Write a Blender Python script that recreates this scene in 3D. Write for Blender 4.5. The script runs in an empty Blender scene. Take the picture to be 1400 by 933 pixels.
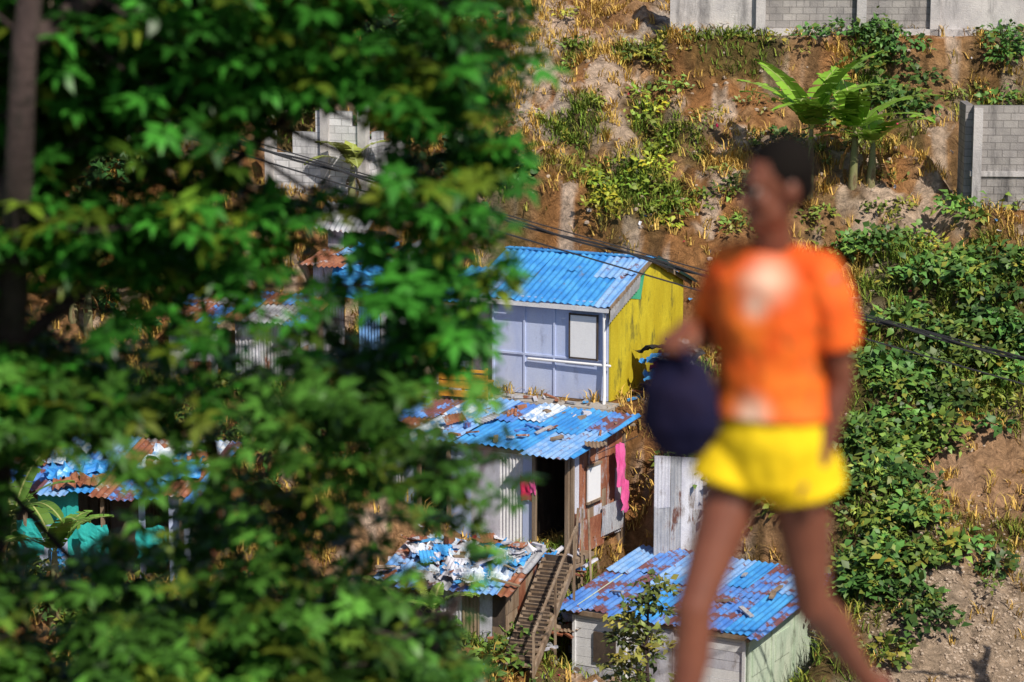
import bpy, math, random
import numpy as np
from mathutils import Vector, Matrix

rng = np.random.default_rng(11)
random.seed(5)
scene = bpy.context.scene
COL = scene.collection

# ------------------------------------------------------------------ image pixels to world points, for placing objects
FPX = 3344.0
PITCH = math.radians(10)
def ray(px, py):
    u = (px-700)/FPX; v = (466.5-py)/FPX
    d = np.array([u, math.cos(PITCH)+v*math.sin(PITCH), -math.sin(PITCH)+v*math.cos(PITCH)])
    return d/d[1]
def W(px, py, y):
    return ray(px, py)*y

# ------------------------------------------------------------------ noise
def _h(ix, iy, s):
    n = (ix*374761393 + iy*668265263 + s*144665341) & 0xffffffff
    n = ((n ^ (n >> 13))*1274126177) & 0xffffffff
    return ((n ^ (n >> 16)) & 0xffff)/65535.0
def vn(x, y, s=0):
    x = np.asarray(x, float); y = np.asarray(y, float)
    ix = np.floor(x).astype(np.int64); iy = np.floor(y).astype(np.int64)
    fx = x-ix; fy = y-iy
    fx = fx*fx*(3-2*fx); fy = fy*fy*(3-2*fy)
    a = _h(ix, iy, s); b = _h(ix+1, iy, s); c = _h(ix, iy+1, s); d = _h(ix+1, iy+1, s)
    return (a*(1-fx)+b*fx)*(1-fy)+(c*(1-fx)+d*fx)*fy
def fbm(x, y, o=3, s=0):
    t = 0; a = 1; n = 0
    for i in range(o):
        t = t+a*vn(x*2**i+17.3*i, y*2**i-9.1*i, s+i); n += a; a *= .5
    return t/n
def sstep(a, b, x):
    t = np.clip((x-a)/(b-a), 0, 1); return t*t*(3-2*t)

# ------------------------------------------------------------------ materials
def newmat(name):
    m = bpy.data.materials.new(name); m.use_nodes = True
    nt = m.node_tree; b = nt.nodes['Principled BSDF']
    return m, nt, b
def N(nt, t, **kw):
    n = nt.nodes.new(t)
    for k, v in kw.items():
        if k in n.inputs: n.inputs[k].default_value = v
        else: setattr(n, k, v)
    return n
def c4(c): return (c[0], c[1], c[2], 1)
def mixc(nt, f, a, b):
    m = nt.nodes.new('ShaderNodeMix'); m.data_type = 'RGBA'
    for sock, val in ((m.inputs[0], f), (m.inputs[6], a), (m.inputs[7], b)):
        if isinstance(val, bpy.types.NodeSocket): nt.links.new(val, sock)
        elif isinstance(val, tuple): sock.default_value = c4(val)
        else: sock.default_value = val
    return m.outputs[2]
def noise(nt, scale, detail=4, rough=.6, vec=None, stretch=None):
    tc = nt.nodes.new('ShaderNodeTexCoord')
    mp = nt.nodes.new('ShaderNodeMapping')
    nt.links.new(tc.outputs['Object'], mp.inputs[0])
    if stretch: mp.inputs['Scale'].default_value = stretch
    n = N(nt, 'ShaderNodeTexNoise', Scale=scale, Detail=detail, Roughness=rough)
    nt.links.new(mp.outputs[0], n.inputs['Vector'])
    return n.outputs['Fac']
def ramp(nt, f, a, b):
    r = N(nt, 'ShaderNodeMapRange'); r.interpolation_type = 'SMOOTHSTEP'
    r.inputs['From Min'].default_value = a; r.inputs['From Max'].default_value = b
    nt.links.new(f, r.inputs['Value']); return r.outputs[0]
def paint(name, c1, c2, rough=.6, scale=2.0, third=None, amt=(.55, .65), tscale=3.0, bump=.15, stretch=(1, 1, .35), metal=0, grime=.45):
    m, nt, b = newmat(name)
    col = mixc(nt, ramp(nt, noise(nt, scale, 5, .65, stretch=stretch), .35, .65), c1, c2)
    if third is not None:
        f = ramp(nt, noise(nt, tscale, 8, .7, stretch=stretch), amt[0], amt[1])
        col = mixc(nt, f, col, third)
    fine = ramp(nt, noise(nt, 30, 4, .7), .3, .8)
    dark = tuple(x*.5 for x in c1)
    mm = nt.nodes.new('ShaderNodeMath'); mm.operation = 'MULTIPLY'; mm.inputs[1].default_value = grime
    nt.links.new(fine, mm.inputs[0])
    col = mixc(nt, mm.outputs[0], col, dark)
    nt.links.new(col, b.inputs['Base Color'])
    b.inputs['Roughness'].default_value = rough; b.inputs['Metallic'].default_value = metal
    bp = N(nt, 'ShaderNodeBump', Strength=bump, Distance=.05)
    nt.links.new(noise(nt, 14, 6, .7), bp.inputs['Height']); nt.links.new(bp.outputs[0], b.inputs['Normal'])
    return m
RUST = (.18, .055, .022)
M = {}
M['blue_metal'] = paint('blue_metal', (.035, .23, .62), (.08, .38, .76), .5, 1.8, (.14, .17, .26), (.58, .70), 2.6)
M['blue_rust'] = paint('blue_rust', (.06, .19, .58), (.14, .32, .70), .5, 1.4, RUST, (.50, .56), 1.5)
M['blue_light'] = paint('blue_light', (.14, .34, .72), (.30, .48, .76), .5, 2.4, RUST, (.56, .64), 2.6)
M['rust'] = paint('rust_metal', (.22, .065, .03), (.36, .15, .08), .8, 3, (.42, .4, .42), (.54, .64), 2.5)
M['zinc'] = paint('zinc_metal', (.38, .39, .43), (.58, .58, .6), .45, 3, RUST, (.54, .66), 3.2, metal=.2)
M['lavender'] = paint('lavender_paint', (.46, .54, .80), (.56, .63, .84), .6, 1.3, (.32, .36, .52), (.56, .76), 3, bump=.1, grime=.25)
M['yellow'] = paint('yellow_paint', (.54, .42, .015), (.68, .56, .03), .7, 2, (.16, .15, .03), (.52, .68), 2.6)
M['green'] = paint('green_paint', (.05, .38, .2), (.08, .48, .28), .6)
M['white'] = paint('white_paint', (.7, .7, .73), (.8, .8, .82), .6, 3, (.35, .33, .32), (.64, .8), 3)
M['cleanwhite'] = paint('clean_white_paint', (.8, .8, .82), (.84, .84, .85), .6, 3, grime=.1)
M['offwhite'] = paint('grey_white_board', (.5, .5, .58), (.68, .68, .74), .7, 2, (.2, .16, .14), (.53, .68), 3.4)
M['wood'] = paint('old_wood', (.2, .13, .08), (.33, .25, .18), .85, 4, (.08, .05, .035), (.55, .7), 6, stretch=(1, 1, .1))
M['darkwood'] = paint('dark_wood', (.05, .035, .03), (.1, .07, .05), .9, 4)
M['orange'] = paint('orange_paint', (.66, .26, .02), (.74, .36, .04), .6)
M['palegreen'] = paint('pale_green_wall', (.46, .57, .44), (.60, .68, .55), .8, 3, (.25, .28, .22), (.53, .68), 5)
M['turquoise'] = paint('turquoise_tarp', (.03, .45, .45), (.05, .58, .55), .4, 3)
M['tarp'] = paint('blue_tarp', (.03, .24, .68), (.1, .44, .82), .35, 3)
M['paletarp'] = paint('pale_tarp', (.55, .64, .78), (.74, .78, .82), .4, 3, (.12, .3, .6), (.5, .58), 1.8)
M['pink'] = paint('pink_cloth', (.75, .08, .3), (.85, .15, .4), .9, 6, bump=.05)
M['red'] = paint('red_cloth', (.6, .02, .06), (.7, .03, .15), .9, 6, bump=.05)
M['black'] = paint('black_plastic', (.015, .015, .02), (.03, .03, .035), .5)
M['bark'] = paint('bark', (.05, .032, .03), (.10, .066, .06), .9, 6, (.03, .025, .02), (.5, .7), 12, bump=.8)
M['asphalt'] = paint('asphalt', (.045, .045, .047), (.06, .06, .06), .9, 3, stretch=(1, 1, 1))
M['cable'] = paint('cable_rubber', (.02, .02, .025), (.03, .03, .035), .6)
M['stone'] = paint('pale_stone', (.40, .30, .22), (.56, .46, .37), .95, 2, stretch=(1, 1, 1))

def concrete(name, c1, c2, blocks=True, rowh=.2, bw=.4):
    m, nt, b = newmat(name)
    col = mixc(nt, ramp(nt, noise(nt, .9, 6, .7), .3, .7), c1, c2)
    st = ramp(nt, noise(nt, 1.6, 6, .7, stretch=(1, 1, .2)), .5, .72)
    col = mixc(nt, st, col, tuple(x*.5 for x in c1))
    hgt = noise(nt, 20, 5, .7)
    if blocks:
        tc = nt.nodes.new('ShaderNodeTexCoord')
        sp = nt.nodes.new('ShaderNodeSeparateXYZ'); nt.links.new(tc.outputs['Object'], sp.inputs[0])
        ad = nt.nodes.new('ShaderNodeMath'); nt.links.new(sp.outputs[0], ad.inputs[0]); nt.links.new(sp.outputs[1], ad.inputs[1])
        cb = nt.nodes.new('ShaderNodeCombineXYZ'); nt.links.new(ad.outputs[0], cb.inputs[0]); nt.links.new(sp.outputs[2], cb.inputs[1])
        br = N(nt, 'ShaderNodeTexBrick', Scale=1.0)
        br.inputs['Brick Width'].default_value = bw; br.inputs['Row Height'].default_value = rowh
        br.inputs['Mortar Size'].default_value = .015
        br.inputs['Color1'].default_value = (1, 1, 1, 1); br.inputs['Color2'].default_value = (.66, .66, .66, 1)
        br.inputs['Mortar'].default_value = (.45, .45, .45, 1)
        nt.links.new(cb.outputs[0], br.inputs['Vector'])
        mu = nt.nodes.new('ShaderNodeMix'); mu.data_type = 'RGBA'; mu.blend_type = 'MULTIPLY'; mu.inputs[0].default_value = .8
        nt.links.new(col, mu.inputs[6]); nt.links.new(br.outputs['Color'], mu.inputs[7]); col = mu.outputs[2]
    nt.links.new(col, b.inputs['Base Color']); b.inputs['Roughness'].default_value = .9
    bp = N(nt, 'ShaderNodeBump', Strength=.4, Distance=.05)
    nt.links.new(hgt, bp.inputs['Height']); nt.links.new(bp.outputs[0], b.inputs['Normal'])
    return m
M['block'] = concrete('concrete_block', (.3, .28, .28), (.46, .43, .41))
M['plaster'] = concrete('weathered_plaster', (.42, .40, .41), (.62, .59, .58), False)
M['ruin'] = concrete('pale_block', (.7, .7, .74), (.82, .81, .82), True)
M['kerb'] = concrete('kerb_concrete', (.3, .27, .24), (.42, .39, .36), False)

def attrmat(name, rough=.5, trans=.3, spec=.4):
    m, nt, b = newmat(name)
    at = nt.nodes.new('ShaderNodeAttribute'); at.attribute_name = 'Col'
    nt.links.new(at.outputs['Color'], b.inputs['Base Color'])
    b.inputs['Roughness'].default_value = rough
    b.inputs['Specular IOR Level'].default_value = spec
    if trans > 0:
        tr = nt.nodes.new('ShaderNodeBsdfTranslucent')
        hs = N(nt, 'ShaderNodeHueSaturation', Value=1.3); nt.links.new(at.outputs['Color'], hs.inputs['Color'])
        nt.links.new(hs.outputs[0], tr.inputs['Color'])
        mx = nt.nodes.new('ShaderNodeMixShader'); mx.inputs[0].default_value = trans
        nt.links.new(b.outputs[0], mx.inputs[1]); nt.links.new(tr.outputs[0], mx.inputs[2])
        nt.links.new(mx.outputs[0], nt.nodes['Material Output'].inputs['Surface'])
    return m
M['leaf'] = attrmat('leaf', .42, .22, .35)
M['shrubleaf'] = attrmat('shrub_leaf', .5, 0, .35)
M['grass'] = attrmat('grass_blade', .8, 0, .15)

def terrain_mat():
    m, nt, b = newmat('hillside_earth')
    at = nt.nodes.new('ShaderNodeAttribute'); at.attribute_name = 'Col'
    tc = nt.nodes.new('ShaderNodeTexCoord')
    n1 = N(nt, 'ShaderNodeTexNoise', Scale=4.0, Detail=10, Roughness=.78, Distortion=.6); nt.links.new(tc.outputs['Object'], n1.inputs['Vector'])
    r = N(nt, 'ShaderNodeMapRange'); r.inputs['From Min'].default_value = .34; r.inputs['From Max'].default_value = .66
    r.inputs['To Min'].default_value = .35; r.inputs['To Max'].default_value = 1.4
    nt.links.new(n1.outputs['Fac'], r.inputs['Value'])
    vm = nt.nodes.new('ShaderNodeVectorMath'); vm.operation = 'SCALE'
    nt.links.new(at.outputs['Color'], vm.inputs[0]); nt.links.new(r.outputs[0], vm.inputs['Scale'])
    nt.links.new(vm.outputs[0], b.inputs['Base Color'])
    b.inputs['Roughness'].default_value = .95; b.inputs['Specular IOR Level'].default_value = .1
    bp = N(nt, 'ShaderNodeBump', Strength=1.0, Distance=.3)
    nt.links.new(n1.outputs['Fac'], bp.inputs['Height']); nt.links.new(bp.outputs[0], b.inputs['Normal'])
    return m
M['earth'] = terrain_mat()

# ------------------------------------------------------------------ mesh helpers
def link(o, parent=None):
    COL.objects.link(o)
    if parent is not None: o.parent = parent
    return o
def mesh_obj(name, v, f, mats, parent=None, mi=None, smooth=False, col=None, loc=None):
    me = bpy.data.meshes.new(name)
    if isinstance(f, np.ndarray):
        v = np.asarray(v, np.float32); n = f.shape[1]
        me.vertices.add(len(v)); me.vertices.foreach_set('co', v.ravel())
        me.loops.add(f.size); me.loops.foreach_set('vertex_index', f.ravel().astype(np.int32))
        me.polygons.add(len(f)); me.polygons.foreach_set('loop_start', np.arange(0, f.size, n, dtype=np.int32))
        me.polygons.foreach_set('loop_total', np.full(len(f), n, np.int32))
        me.update(calc_edges=True)
    else:
        me.from_pydata([tuple(map(float, p)) for p in v], [], f)
    for m in (mats if isinstance(mats, (list, tuple)) else [mats]): me.materials.append(m)
    if mi is not None: me.polygons.foreach_set('material_index', np.asarray(mi, np.int32))
    if smooth: me.polygons.foreach_set('use_smooth', np.ones(len(me.polygons), bool))
    if col is not None:
        a = me.color_attributes.new('Col', 'FLOAT_COLOR', 'POINT')
        c = np.ones((len(v), 4), np.float32); c[:, :3] = col; a.data.foreach_set('color', c.ravel())
    me.update()
    o = bpy.data.objects.new(name, me); link(o, parent)
    if loc is not None: o.location = loc
    return o
def empty(name, loc=(0, 0, 0), rz=0):
    o = bpy.data.objects.new(name, None); o.location = tuple(map(float, loc)); o.rotation_euler = (0, 0, rz); o.empty_display_size = .3
    return link(o)

class Acc:
    def __init__(s): s.v = []; s.f = []; s.m = []
    def add(s, v, f, mi=0):
        b = len(s.v); s.v += [tuple(p) for p in v]; s.f += [tuple(i+b for i in q) for q in f]; s.m += [mi]*len(f)
    def box(s, c, sz, mi=0, R=None):
        x, y, z = [q/2 for q in sz]
        vs = [Vector((i*x, j*y, k*z)) for k in (-1, 1) for j in (-1, 1) for i in (-1, 1)]
        if R is not None: vs = [R @ p for p in vs]
        vs = [p+Vector(tuple(map(float, c))) for p in vs]
        s.add(vs, [(0, 2, 3, 1), (4, 5, 7, 6), (0, 1, 5, 4), (2, 6, 7, 3), (0, 4, 6, 2), (1, 3, 7, 5)], mi)
    def beam(s, a, b, w, mi=0, h=None):
        a = Vector(tuple(map(float, a))); b = Vector(tuple(map(float, b))); d = b-a
        R = d.to_track_quat('Z', 'Y').to_matrix()
        s.box((a+b)/2, (w, h or w, d.length), mi, R)
    def prism(s, A, B, z0A, z0B, z1A, z1B, t, mi=0, out=0.0):
        A = Vector((A[0], A[1])); B = Vector((B[0], B[1])); d = (B-A).normalized(); n = Vector((d.y, -d.x))
        o0 = n*out; o1 = n*(out+t)
        vs = [(A.x+o0.x, A.y+o0.y, z0A), (B.x+o0.x, B.y+o0.y, z0B), (B.x+o0.x, B.y+o0.y, z1B), (A.x+o0.x, A.y+o0.y, z1A),
              (A.x+o1.x, A.y+o1.y, z0A), (B.x+o1.x, B.y+o1.y, z0B), (B.x+o1.x, B.y+o1.y, z1B), (A.x+o1.x, A.y+o1.y, z1A)]
        s.add(vs, [(0, 3, 2, 1), (4, 5, 6, 7), (0, 1, 5, 4), (1, 2, 6, 5), (2, 3, 7, 6), (3, 0, 4, 7)], mi)
    def sheet(s, O, U, V, mi=0, pitch=.16, amp=.022, nv=5, wob=.02):
        O = np.array(O, float); U = np.array(U, float); V = np.array(V, float)
        lu = np.linalg.norm(U); nn = np.cross(U, V); nn /= np.linalg.norm(nn)
        nu = max(4, int(lu/pitch*6))
        a = np.linspace(0, 1, nu+1); b = np.linspace(0, 1, nv+1)
        seed = random.randint(0, 999)
        vs = []
        for j in b:
            for i in a:
                h = amp*math.sin(i*lu/pitch*2*math.pi)+wob*(float(vn(i*2+seed, j*3, seed))-.5)*2
                vs.append(O+U*i+V*j+nn*h)
        f = [(j*(nu+1)+i, j*(nu+1)+i+1, (j+1)*(nu+1)+i+1, (j+1)*(nu+1)+i) for j in range(nv) for i in range(nu)]
        s.add(vs, f, mi)
    def cloth(s, O, U, V, mi=0, n=14, amp=.1, freq=4, sag=0):
        O = np.array(O, float); U = np.array(U, float); V = np.array(V, float)
        nn = np.cross(U, V); nn /= np.linalg.norm(nn); sd = random.randint(0, 999); vs = []
        for j in range(n+1):
            for i in range(n+1):
                u = i/n; v = j/n
                r = float(abs(fbm(u*freq+sd, v*freq, 3, sd)-.5))*2
                e1 = .14*(float(vn(v*5, sd, 3))-.5)*(1 if u > .5 else -1); e2 = .14*(float(vn(u*5, sd+5, 3))-.5)*(1 if v > .5 else -1)
                vs.append(O+U*(u+e1)+V*(v+e2)+nn*(r*amp)-np.array([0, 0, sag*4*u*(1-u)*v]))
        f = [(j*(n+1)+i, j*(n+1)+i+1, (j+1)*(n+1)+i+1, (j+1)*(n+1)+i) for j in range(n) for i in range(n)]
        s.add(vs, f, mi)
    def tube(s, pts, rad, mi=0, seg=10, ell=1.0, cap=True, ref=None):
        P = [Vector(tuple(map(float, p))) for p in pts]; n = len(P)
        rad = list(rad); vs = []
        T = [(P[min(i+1, n-1)]-P[max(i-1, 0)]).normalized() for i in range(n)]
        r0 = Vector(ref) if ref else (Vector((1, 0, 0)) if abs(T[0].x) < .8 else Vector((0, 1, 0)))
        X = (r0-T[0]*r0.dot(T[0])).normalized()
        rings = []
        for i in range(n):
            X = (X-T[i]*X.dot(T[i])).normalized(); Y = T[i].cross(X)
            rr = rad[i]; rx, ry = (rr if isinstance(rr, tuple) else (rr, rr*ell))
            rings.append((P[i], X.copy(), Y, rx, ry, T[i]))
        if cap:
            p, X0, Y0, rx, ry, t = rings[0]; m = min(rx, ry)
            ext = [(p-t*m*.85, X0, Y0, rx*.5, ry*.5, t), (p-t*m*.5, X0, Y0, rx*.85, ry*.85, t)]
            p, X1, Y1, rx1, ry1, t1 = rings[-1]; m1 = min(rx1, ry1)
            ext2 = [(p+t1*m1*.5, X1, Y1, rx1*.85, ry1*.85, t1), (p+t1*m1*.85, X1, Y1, rx1*.5, ry1*.5, t1)]
            rings = ext+rings+ext2
        for (p, A, B, rx, ry, t) in rings:
            for k in range(seg):
                a = 2*math.pi*k/seg; vs.append(p+A*math.cos(a)*rx+B*math.sin(a)*ry)
        f = []
        R = len(rings)
        for i in range(R-1):
            for k in range(seg):
                k2 = (k+1) % seg; f.append((i*seg+k, i*seg+k2, (i+1)*seg+k2, (i+1)*seg+k))
        f.append(tuple(range(seg-1, -1, -1))); f.append(tuple((R-1)*seg+k for k in range(seg)))
        s.add(vs, f, mi)
    def ball(s, c, r, mi=0, R=None, nu=14, nv=9):
        if not isinstance(r, tuple): r = (r, r, r)
        vs = [Vector((0, 0, -r[2]))]
        for j in range(1, nv):
            t = math.pi*j/nv-math.pi/2
            for i in range(nu):
                a = 2*math.pi*i/nu; vs.append(Vector((r[0]*math.cos(t)*math.cos(a), r[1]*math.cos(t)*math.sin(a), r[2]*math.sin(t))))
        vs.append(Vector((0, 0, r[2])))
        if R is not None: vs = [R @ p for p in vs]
        vs = [p+Vector(tuple(map(float, c))) for p in vs]
        f = [(0, 1+(i+1) % nu, 1+i) for i in range(nu)]
        for j in range(nv-2):
            for i in range(nu):
                a = 1+j*nu+i; b2 = 1+j*nu+(i+1) % nu; f.append((a, b2, b2+nu, a+nu))
        L = len(vs)-1; o = 1+(nv-2)*nu
        f += [(L, o+i, o+(i+1) % nu) for i in range(nu)]
        s.add(vs, f, mi)
    def obj(s, name, mats, parent=None, smooth=False):
        return mesh_obj(name, s.v, s.f, mats, parent, s.m, smooth)

# ------------------------------------------------------------------ house sites (world positions from image pixels and a chosen depth)
SITES = {
 'main': dict(p=W(832, 549, 60.0), a=-28, x=(-5.2, .5), y=(-.7, 4.6)),
 'mid': dict(p=W(778, 757, 55.6), a=-30, x=(-6.0, .1), y=(-.3, 3.0)),
 'low': dict(p=W(1018, 985, 51.2), a=-29, x=(-4.6, .3), y=(-.4, 4.2)),
 'tarpshack': dict(p=W(690, 880, 52.6), a=-20, x=(-3.2, .2), y=(-.3, 2.2)),
 'left': dict(p=W(262, 800, 54.5), a=-12, x=(-6.0, .3), y=(-.4, 3.2)),
 'upleft': dict(p=W(520, 490, 61.5), a=-24, x=(-2.4, .2), y=(-.3, 3.0)),
 'upleft2': dict(p=W(410, 530, 60.3), a=-15, x=(-3.8, .2), y=(-.3, 2.4)),
 'ruin': dict(p=W(500, 282, 67.0), a=-20, x=(-3.0, .2), y=(-.2, 3.0)),
 'topwall': dict(p=W(922, 46, 74.0), a=-3, x=(0, 15), y=(-.7, .6)),
 'rightwall': dict(p=W(1326, 284, 66.5), a=-4, x=(0, 3.4), y=(-.3, 3)),
}
PY = [-500, 7.15, 7.6, 10, 14, 22, 32, 42, 47, 50, 52, 60, 75, 80, 90, 120, 200, 600]
PZ = [-2.56, -2.56, -3.3, -6, -9, -14.5, -19.5, -20.5, -19, -17.8, -16.7, -12, -3.3, -1.2, 3, 10, 20, 25]
def H(x, y):
    x = np.asarray(x, float); y = np.asarray(y, float)
    z = np.interp(y, PY, PZ)
    m = sstep(8, 16, y)
    far = 1+sstep(90, 200, y)*2
    n = (fbm(x*.13+3, y*.13, 3, 5)-.5)*2.0*far
    rill = (np.abs(vn(x*.6+y*.35, y*.25, 31)-.5)*2)**.8*.8-.35
    n2 = (fbm(x*.7, y*.7, 3, 9)-.5)*1.3
    n3 = (np.abs(fbm(x*2.2, y*2.2, 3, 12)-.5))*.7
    n = n+rill*sstep(58, 64, y)+n2*.8+n3
    z = z+n*m
    for s in SITES.values():
        a = math.radians(s['a']); ca, sa = math.cos(a), math.sin(a)
        dx = x-s['p'][0]; dy = y-s['p'][1]
        lx = dx*ca+dy*sa; ly = -dx*sa+dy*ca
        ex = np.maximum(np.maximum(s['x'][0]-lx, lx-s['x'][1]), 0); ey = np.maximum(np.maximum(s['y'][0]-ly, ly-s['y'][1]), 0)
        t = 1-sstep(0, 1.0, np.hypot(ex, ey))
        z = z*(1-t)+(s['p'][2]-.03+.06*(vn(x*3, y*3, 2)-.5))*t
    return z
def site(px, py, y0=46):
    r = ray(px, py); ys = np.arange(y0, 95, .08)
    d = H(r[0]*ys, ys)-r[2]*ys
    i = np.argmax(d > 0)
    return np.array([r[0]*ys[i], ys[i], float(H(r[0]*ys[i], ys[i]))])

# ------------------------------------------------------------------ terrain
xs = np.concatenate([-np.geomspace(600, 22, 26), np.arange(-20, -13, .5), np.arange(-13, 17, .11), np.arange(17, 24, .5), np.geomspace(25, 600, 26)])
ys = np.concatenate([np.linspace(-500, 0, 14), [4, 7.0, 7.15, 7.3, 7.5, 7.7], np.arange(8, 47, .5), np.arange(47, 80, .11), np.arange(80, 100, .6), np.geomspace(101, 600, 30)])
X, Y = np.meshgrid(xs, ys); Z = H(X, Y)
V = np.stack([X, Y, Z], -1).reshape(-1, 3)
nx = len(xs); ii, jj = np.meshgrid(np.arange(nx-1), np.arange(len(ys)-1)); k = (jj*nx+ii).ravel()
F = np.stack([k, k+1, k+nx+1, k+nx], 1)
def blob(px, py, rx, ry, x, y):
    c = site(px, py); sx = rx/55.; sy = ry/55./.62
    return 1-sstep(.55, 1.25, np.hypot((x-c[0])/sx, (y-c[1])/sy))
def cover(x, y):
    g = sstep(.50, .64, fbm(x*.45, y*.45, 4, 77))*.85
    for b in ((1290, 400, 150, 110), (1230, 560, 100, 140), (1210, 760, 90, 110), (1380, 420, 120, 130), (870, 270, 90, 60), (900, 190, 60, 50), (1010, 60, 90, 25), (780, 170, 60, 40)):
        g = np.maximum(g, blob(*b, x, y))
    bare = .0*x
    for b in ((1330, 660, 90, 70), (1330, 880, 120, 80), (1190, 300, 120, 28), (1280, 60, 90, 30), (890, 30, 60, 45), (740, 120, 40, 60), (1300, 350, 40, 40), (1290, 210, 40, 70), (1000, 150, 40, 30)):
        bare = np.maximum(bare, blob(*b, x, y)*.9)
    bare = np.maximum(bare, sstep(.54, .66, fbm(x*.7+9, y*.7, 4, 123))*.8*(1-g))
    return g*(1-bare*.85), bare
g, bare = cover(X, Y)
g = g.ravel(); bare = bare.ravel(); xf = X.ravel(); yf = Y.ravel()
def lerp(a, b, t): return a*(1-t[:, None])+np.array(b)*t[:, None]
C = np.tile(np.array([.52, .30, .15]), (len(V), 1))
C = lerp(C, (.46, .21, .075), sstep(.42, .62, fbm(xf*.6, yf*.6, 4, 21))*.85)
C = lerp(C, (.76, .57, .43), sstep(.52, .61, fbm(xf*1.3, yf*.9, 5, 41)))
C = lerp(C, (.17, .10, .045), sstep(.55, .68, fbm(xf*1.8, yf*1.1, 4, 47))*.7)
C = lerp(C, (.10, .095, .03), g*.8)
wht = np.maximum(blob(890, 30, 70, 60, X, Y), blob(740, 110, 60, 90, X, Y)).ravel()
C = lerp(C, (.80, .68, .58), wht*.8*sstep(.35, .5, fbm(xf*1.2, yf*1.2, 3, 8)))
gv = blob(1340, 890, 130, 75, X, Y).ravel()
C = lerp(C, (.60, .46, .34), gv*.9)
br = blob(1320, 650, 110, 75, X, Y).ravel()
C = lerp(C, (.58, .35, .20), br*.85)
C = lerp(C, (.05, .07, .02), 1-sstep(30, 46, yf))
C = lerp(C, (.14, .14, .06), sstep(80, 110, yf))
mesh_obj('hillside_ground', V, F, M['earth'], smooth=False, col=C)

# ------------------------------------------------------------------ foreground roadway
a = Acc(); a.add([(-300, -6, -2.53), (300, -6, -2.53), (300, 5, -2.53), (-300, 5, -2.53)], [(0, 1, 2, 3)]); a.obj('road', [M['asphalt']])
a = Acc()
for i in range(-20, 20): a.add([(i*6, -.6, -2.526), (i*6+3, -.6, -2.526), (i*6+3, -.48, -2.526), (i*6, -.48, -2.526)], [(0, 1, 2, 3)])
a.obj('road_marking', [M['white']])
a = Acc()
for i in range(-40, 40):
    a.box((i*1.5, 5.08, -2.47), (1.48, .15, .164)); a.box((i*1.5, 6.13, -2.475), (1.49, 1.93, .17))
a.obj('pavement', [M['kerb']])

# ------------------------------------------------------------------ foliage
def leaves(P, D, U, L, Wd, droop, col):
    n = len(P)
    S = np.cross(D, U); S /= np.linalg.norm(S, axis=1)[:, None]+1e-9
    Nn = np.cross(S, D)
    L = L[:, None]; Wd = Wd[:, None]; dr = droop[:, None]
    v0 = P; mid = P+D*L*.5+Nn*L*.04
    vl = P+D*L*.45+S*Wd*.5+Nn*Wd*.12; vr = P+D*L*.45-S*Wd*.5+Nn*Wd*.12
    tip = P+D*L-Nn*L*dr
    v = np.stack([v0, vl, mid, vr, tip], 1).reshape(-1, 3)
    b = np.arange(n)[:, None]*5
    f = np.concatenate([b+np.array([[0, 2, 1]]), b+np.array([[0, 3, 2]]), b+np.array([[1, 2, 4]]), b+np.array([[2, 3, 4]])], 0)
    return v, f, np.repeat(col, 5, 0)
def unit(a): return a/(np.linalg.norm(a, axis=1)[:, None]+1e-9)
def tint(n, base, var=.35, yel=.15, r=None):
    r = r or rng
    c = np.tile(np.array(base), (n, 1))*(1+var*r.uniform(-1, 1.3, (n, 1)))
    y = (r.random((n, 1)) < yel)*r.uniform(.3, 1, (n, 1))
    c = c*(1-y)+y*np.array([base[1]*1.0, base[1]*1.25, base[2]])
    return np.clip(c, .004, .9)
def rosettes(C, nl, L, base, flat=.35, yel=.12, wf=.42, mul=None):
    n = len(C); P = np.repeat(C, nl, 0)
    ph = np.tile(np.arange(nl)*2.4, n)+np.repeat(rng.uniform(0, 6, n), nl)
    ax = unit(np.stack([rng.normal(0, .3, n), rng.normal(-.15, .3, n), np.ones(n)], 1)); ax = np.repeat(ax, nl, 0)
    T = unit(np.cross(ax, np.array([1., .3, 0]))); B = np.cross(ax, T)
    el = rng.uniform(-.45, .55, n*nl)[:, None]
    D = unit(T*np.cos(ph)[:, None]+B*np.sin(ph)[:, None]+ax*el*flat*2)
    t = tint(n, base, .5, yel)
    if mul is not None: t = t*mul[:, None]
    ll = L*rng.uniform(.65, 1.25, n*nl); cl = np.repeat(t, nl, 0)*(rng.uniform(.8, 1.2, (n*nl, 1)))
    return leaves(P+D*ll[:, None]*.1, D, ax, ll, ll*rng.uniform(wf*.8, wf*1.2, n*nl), rng.uniform(.05, .4, n*nl), cl)
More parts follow.
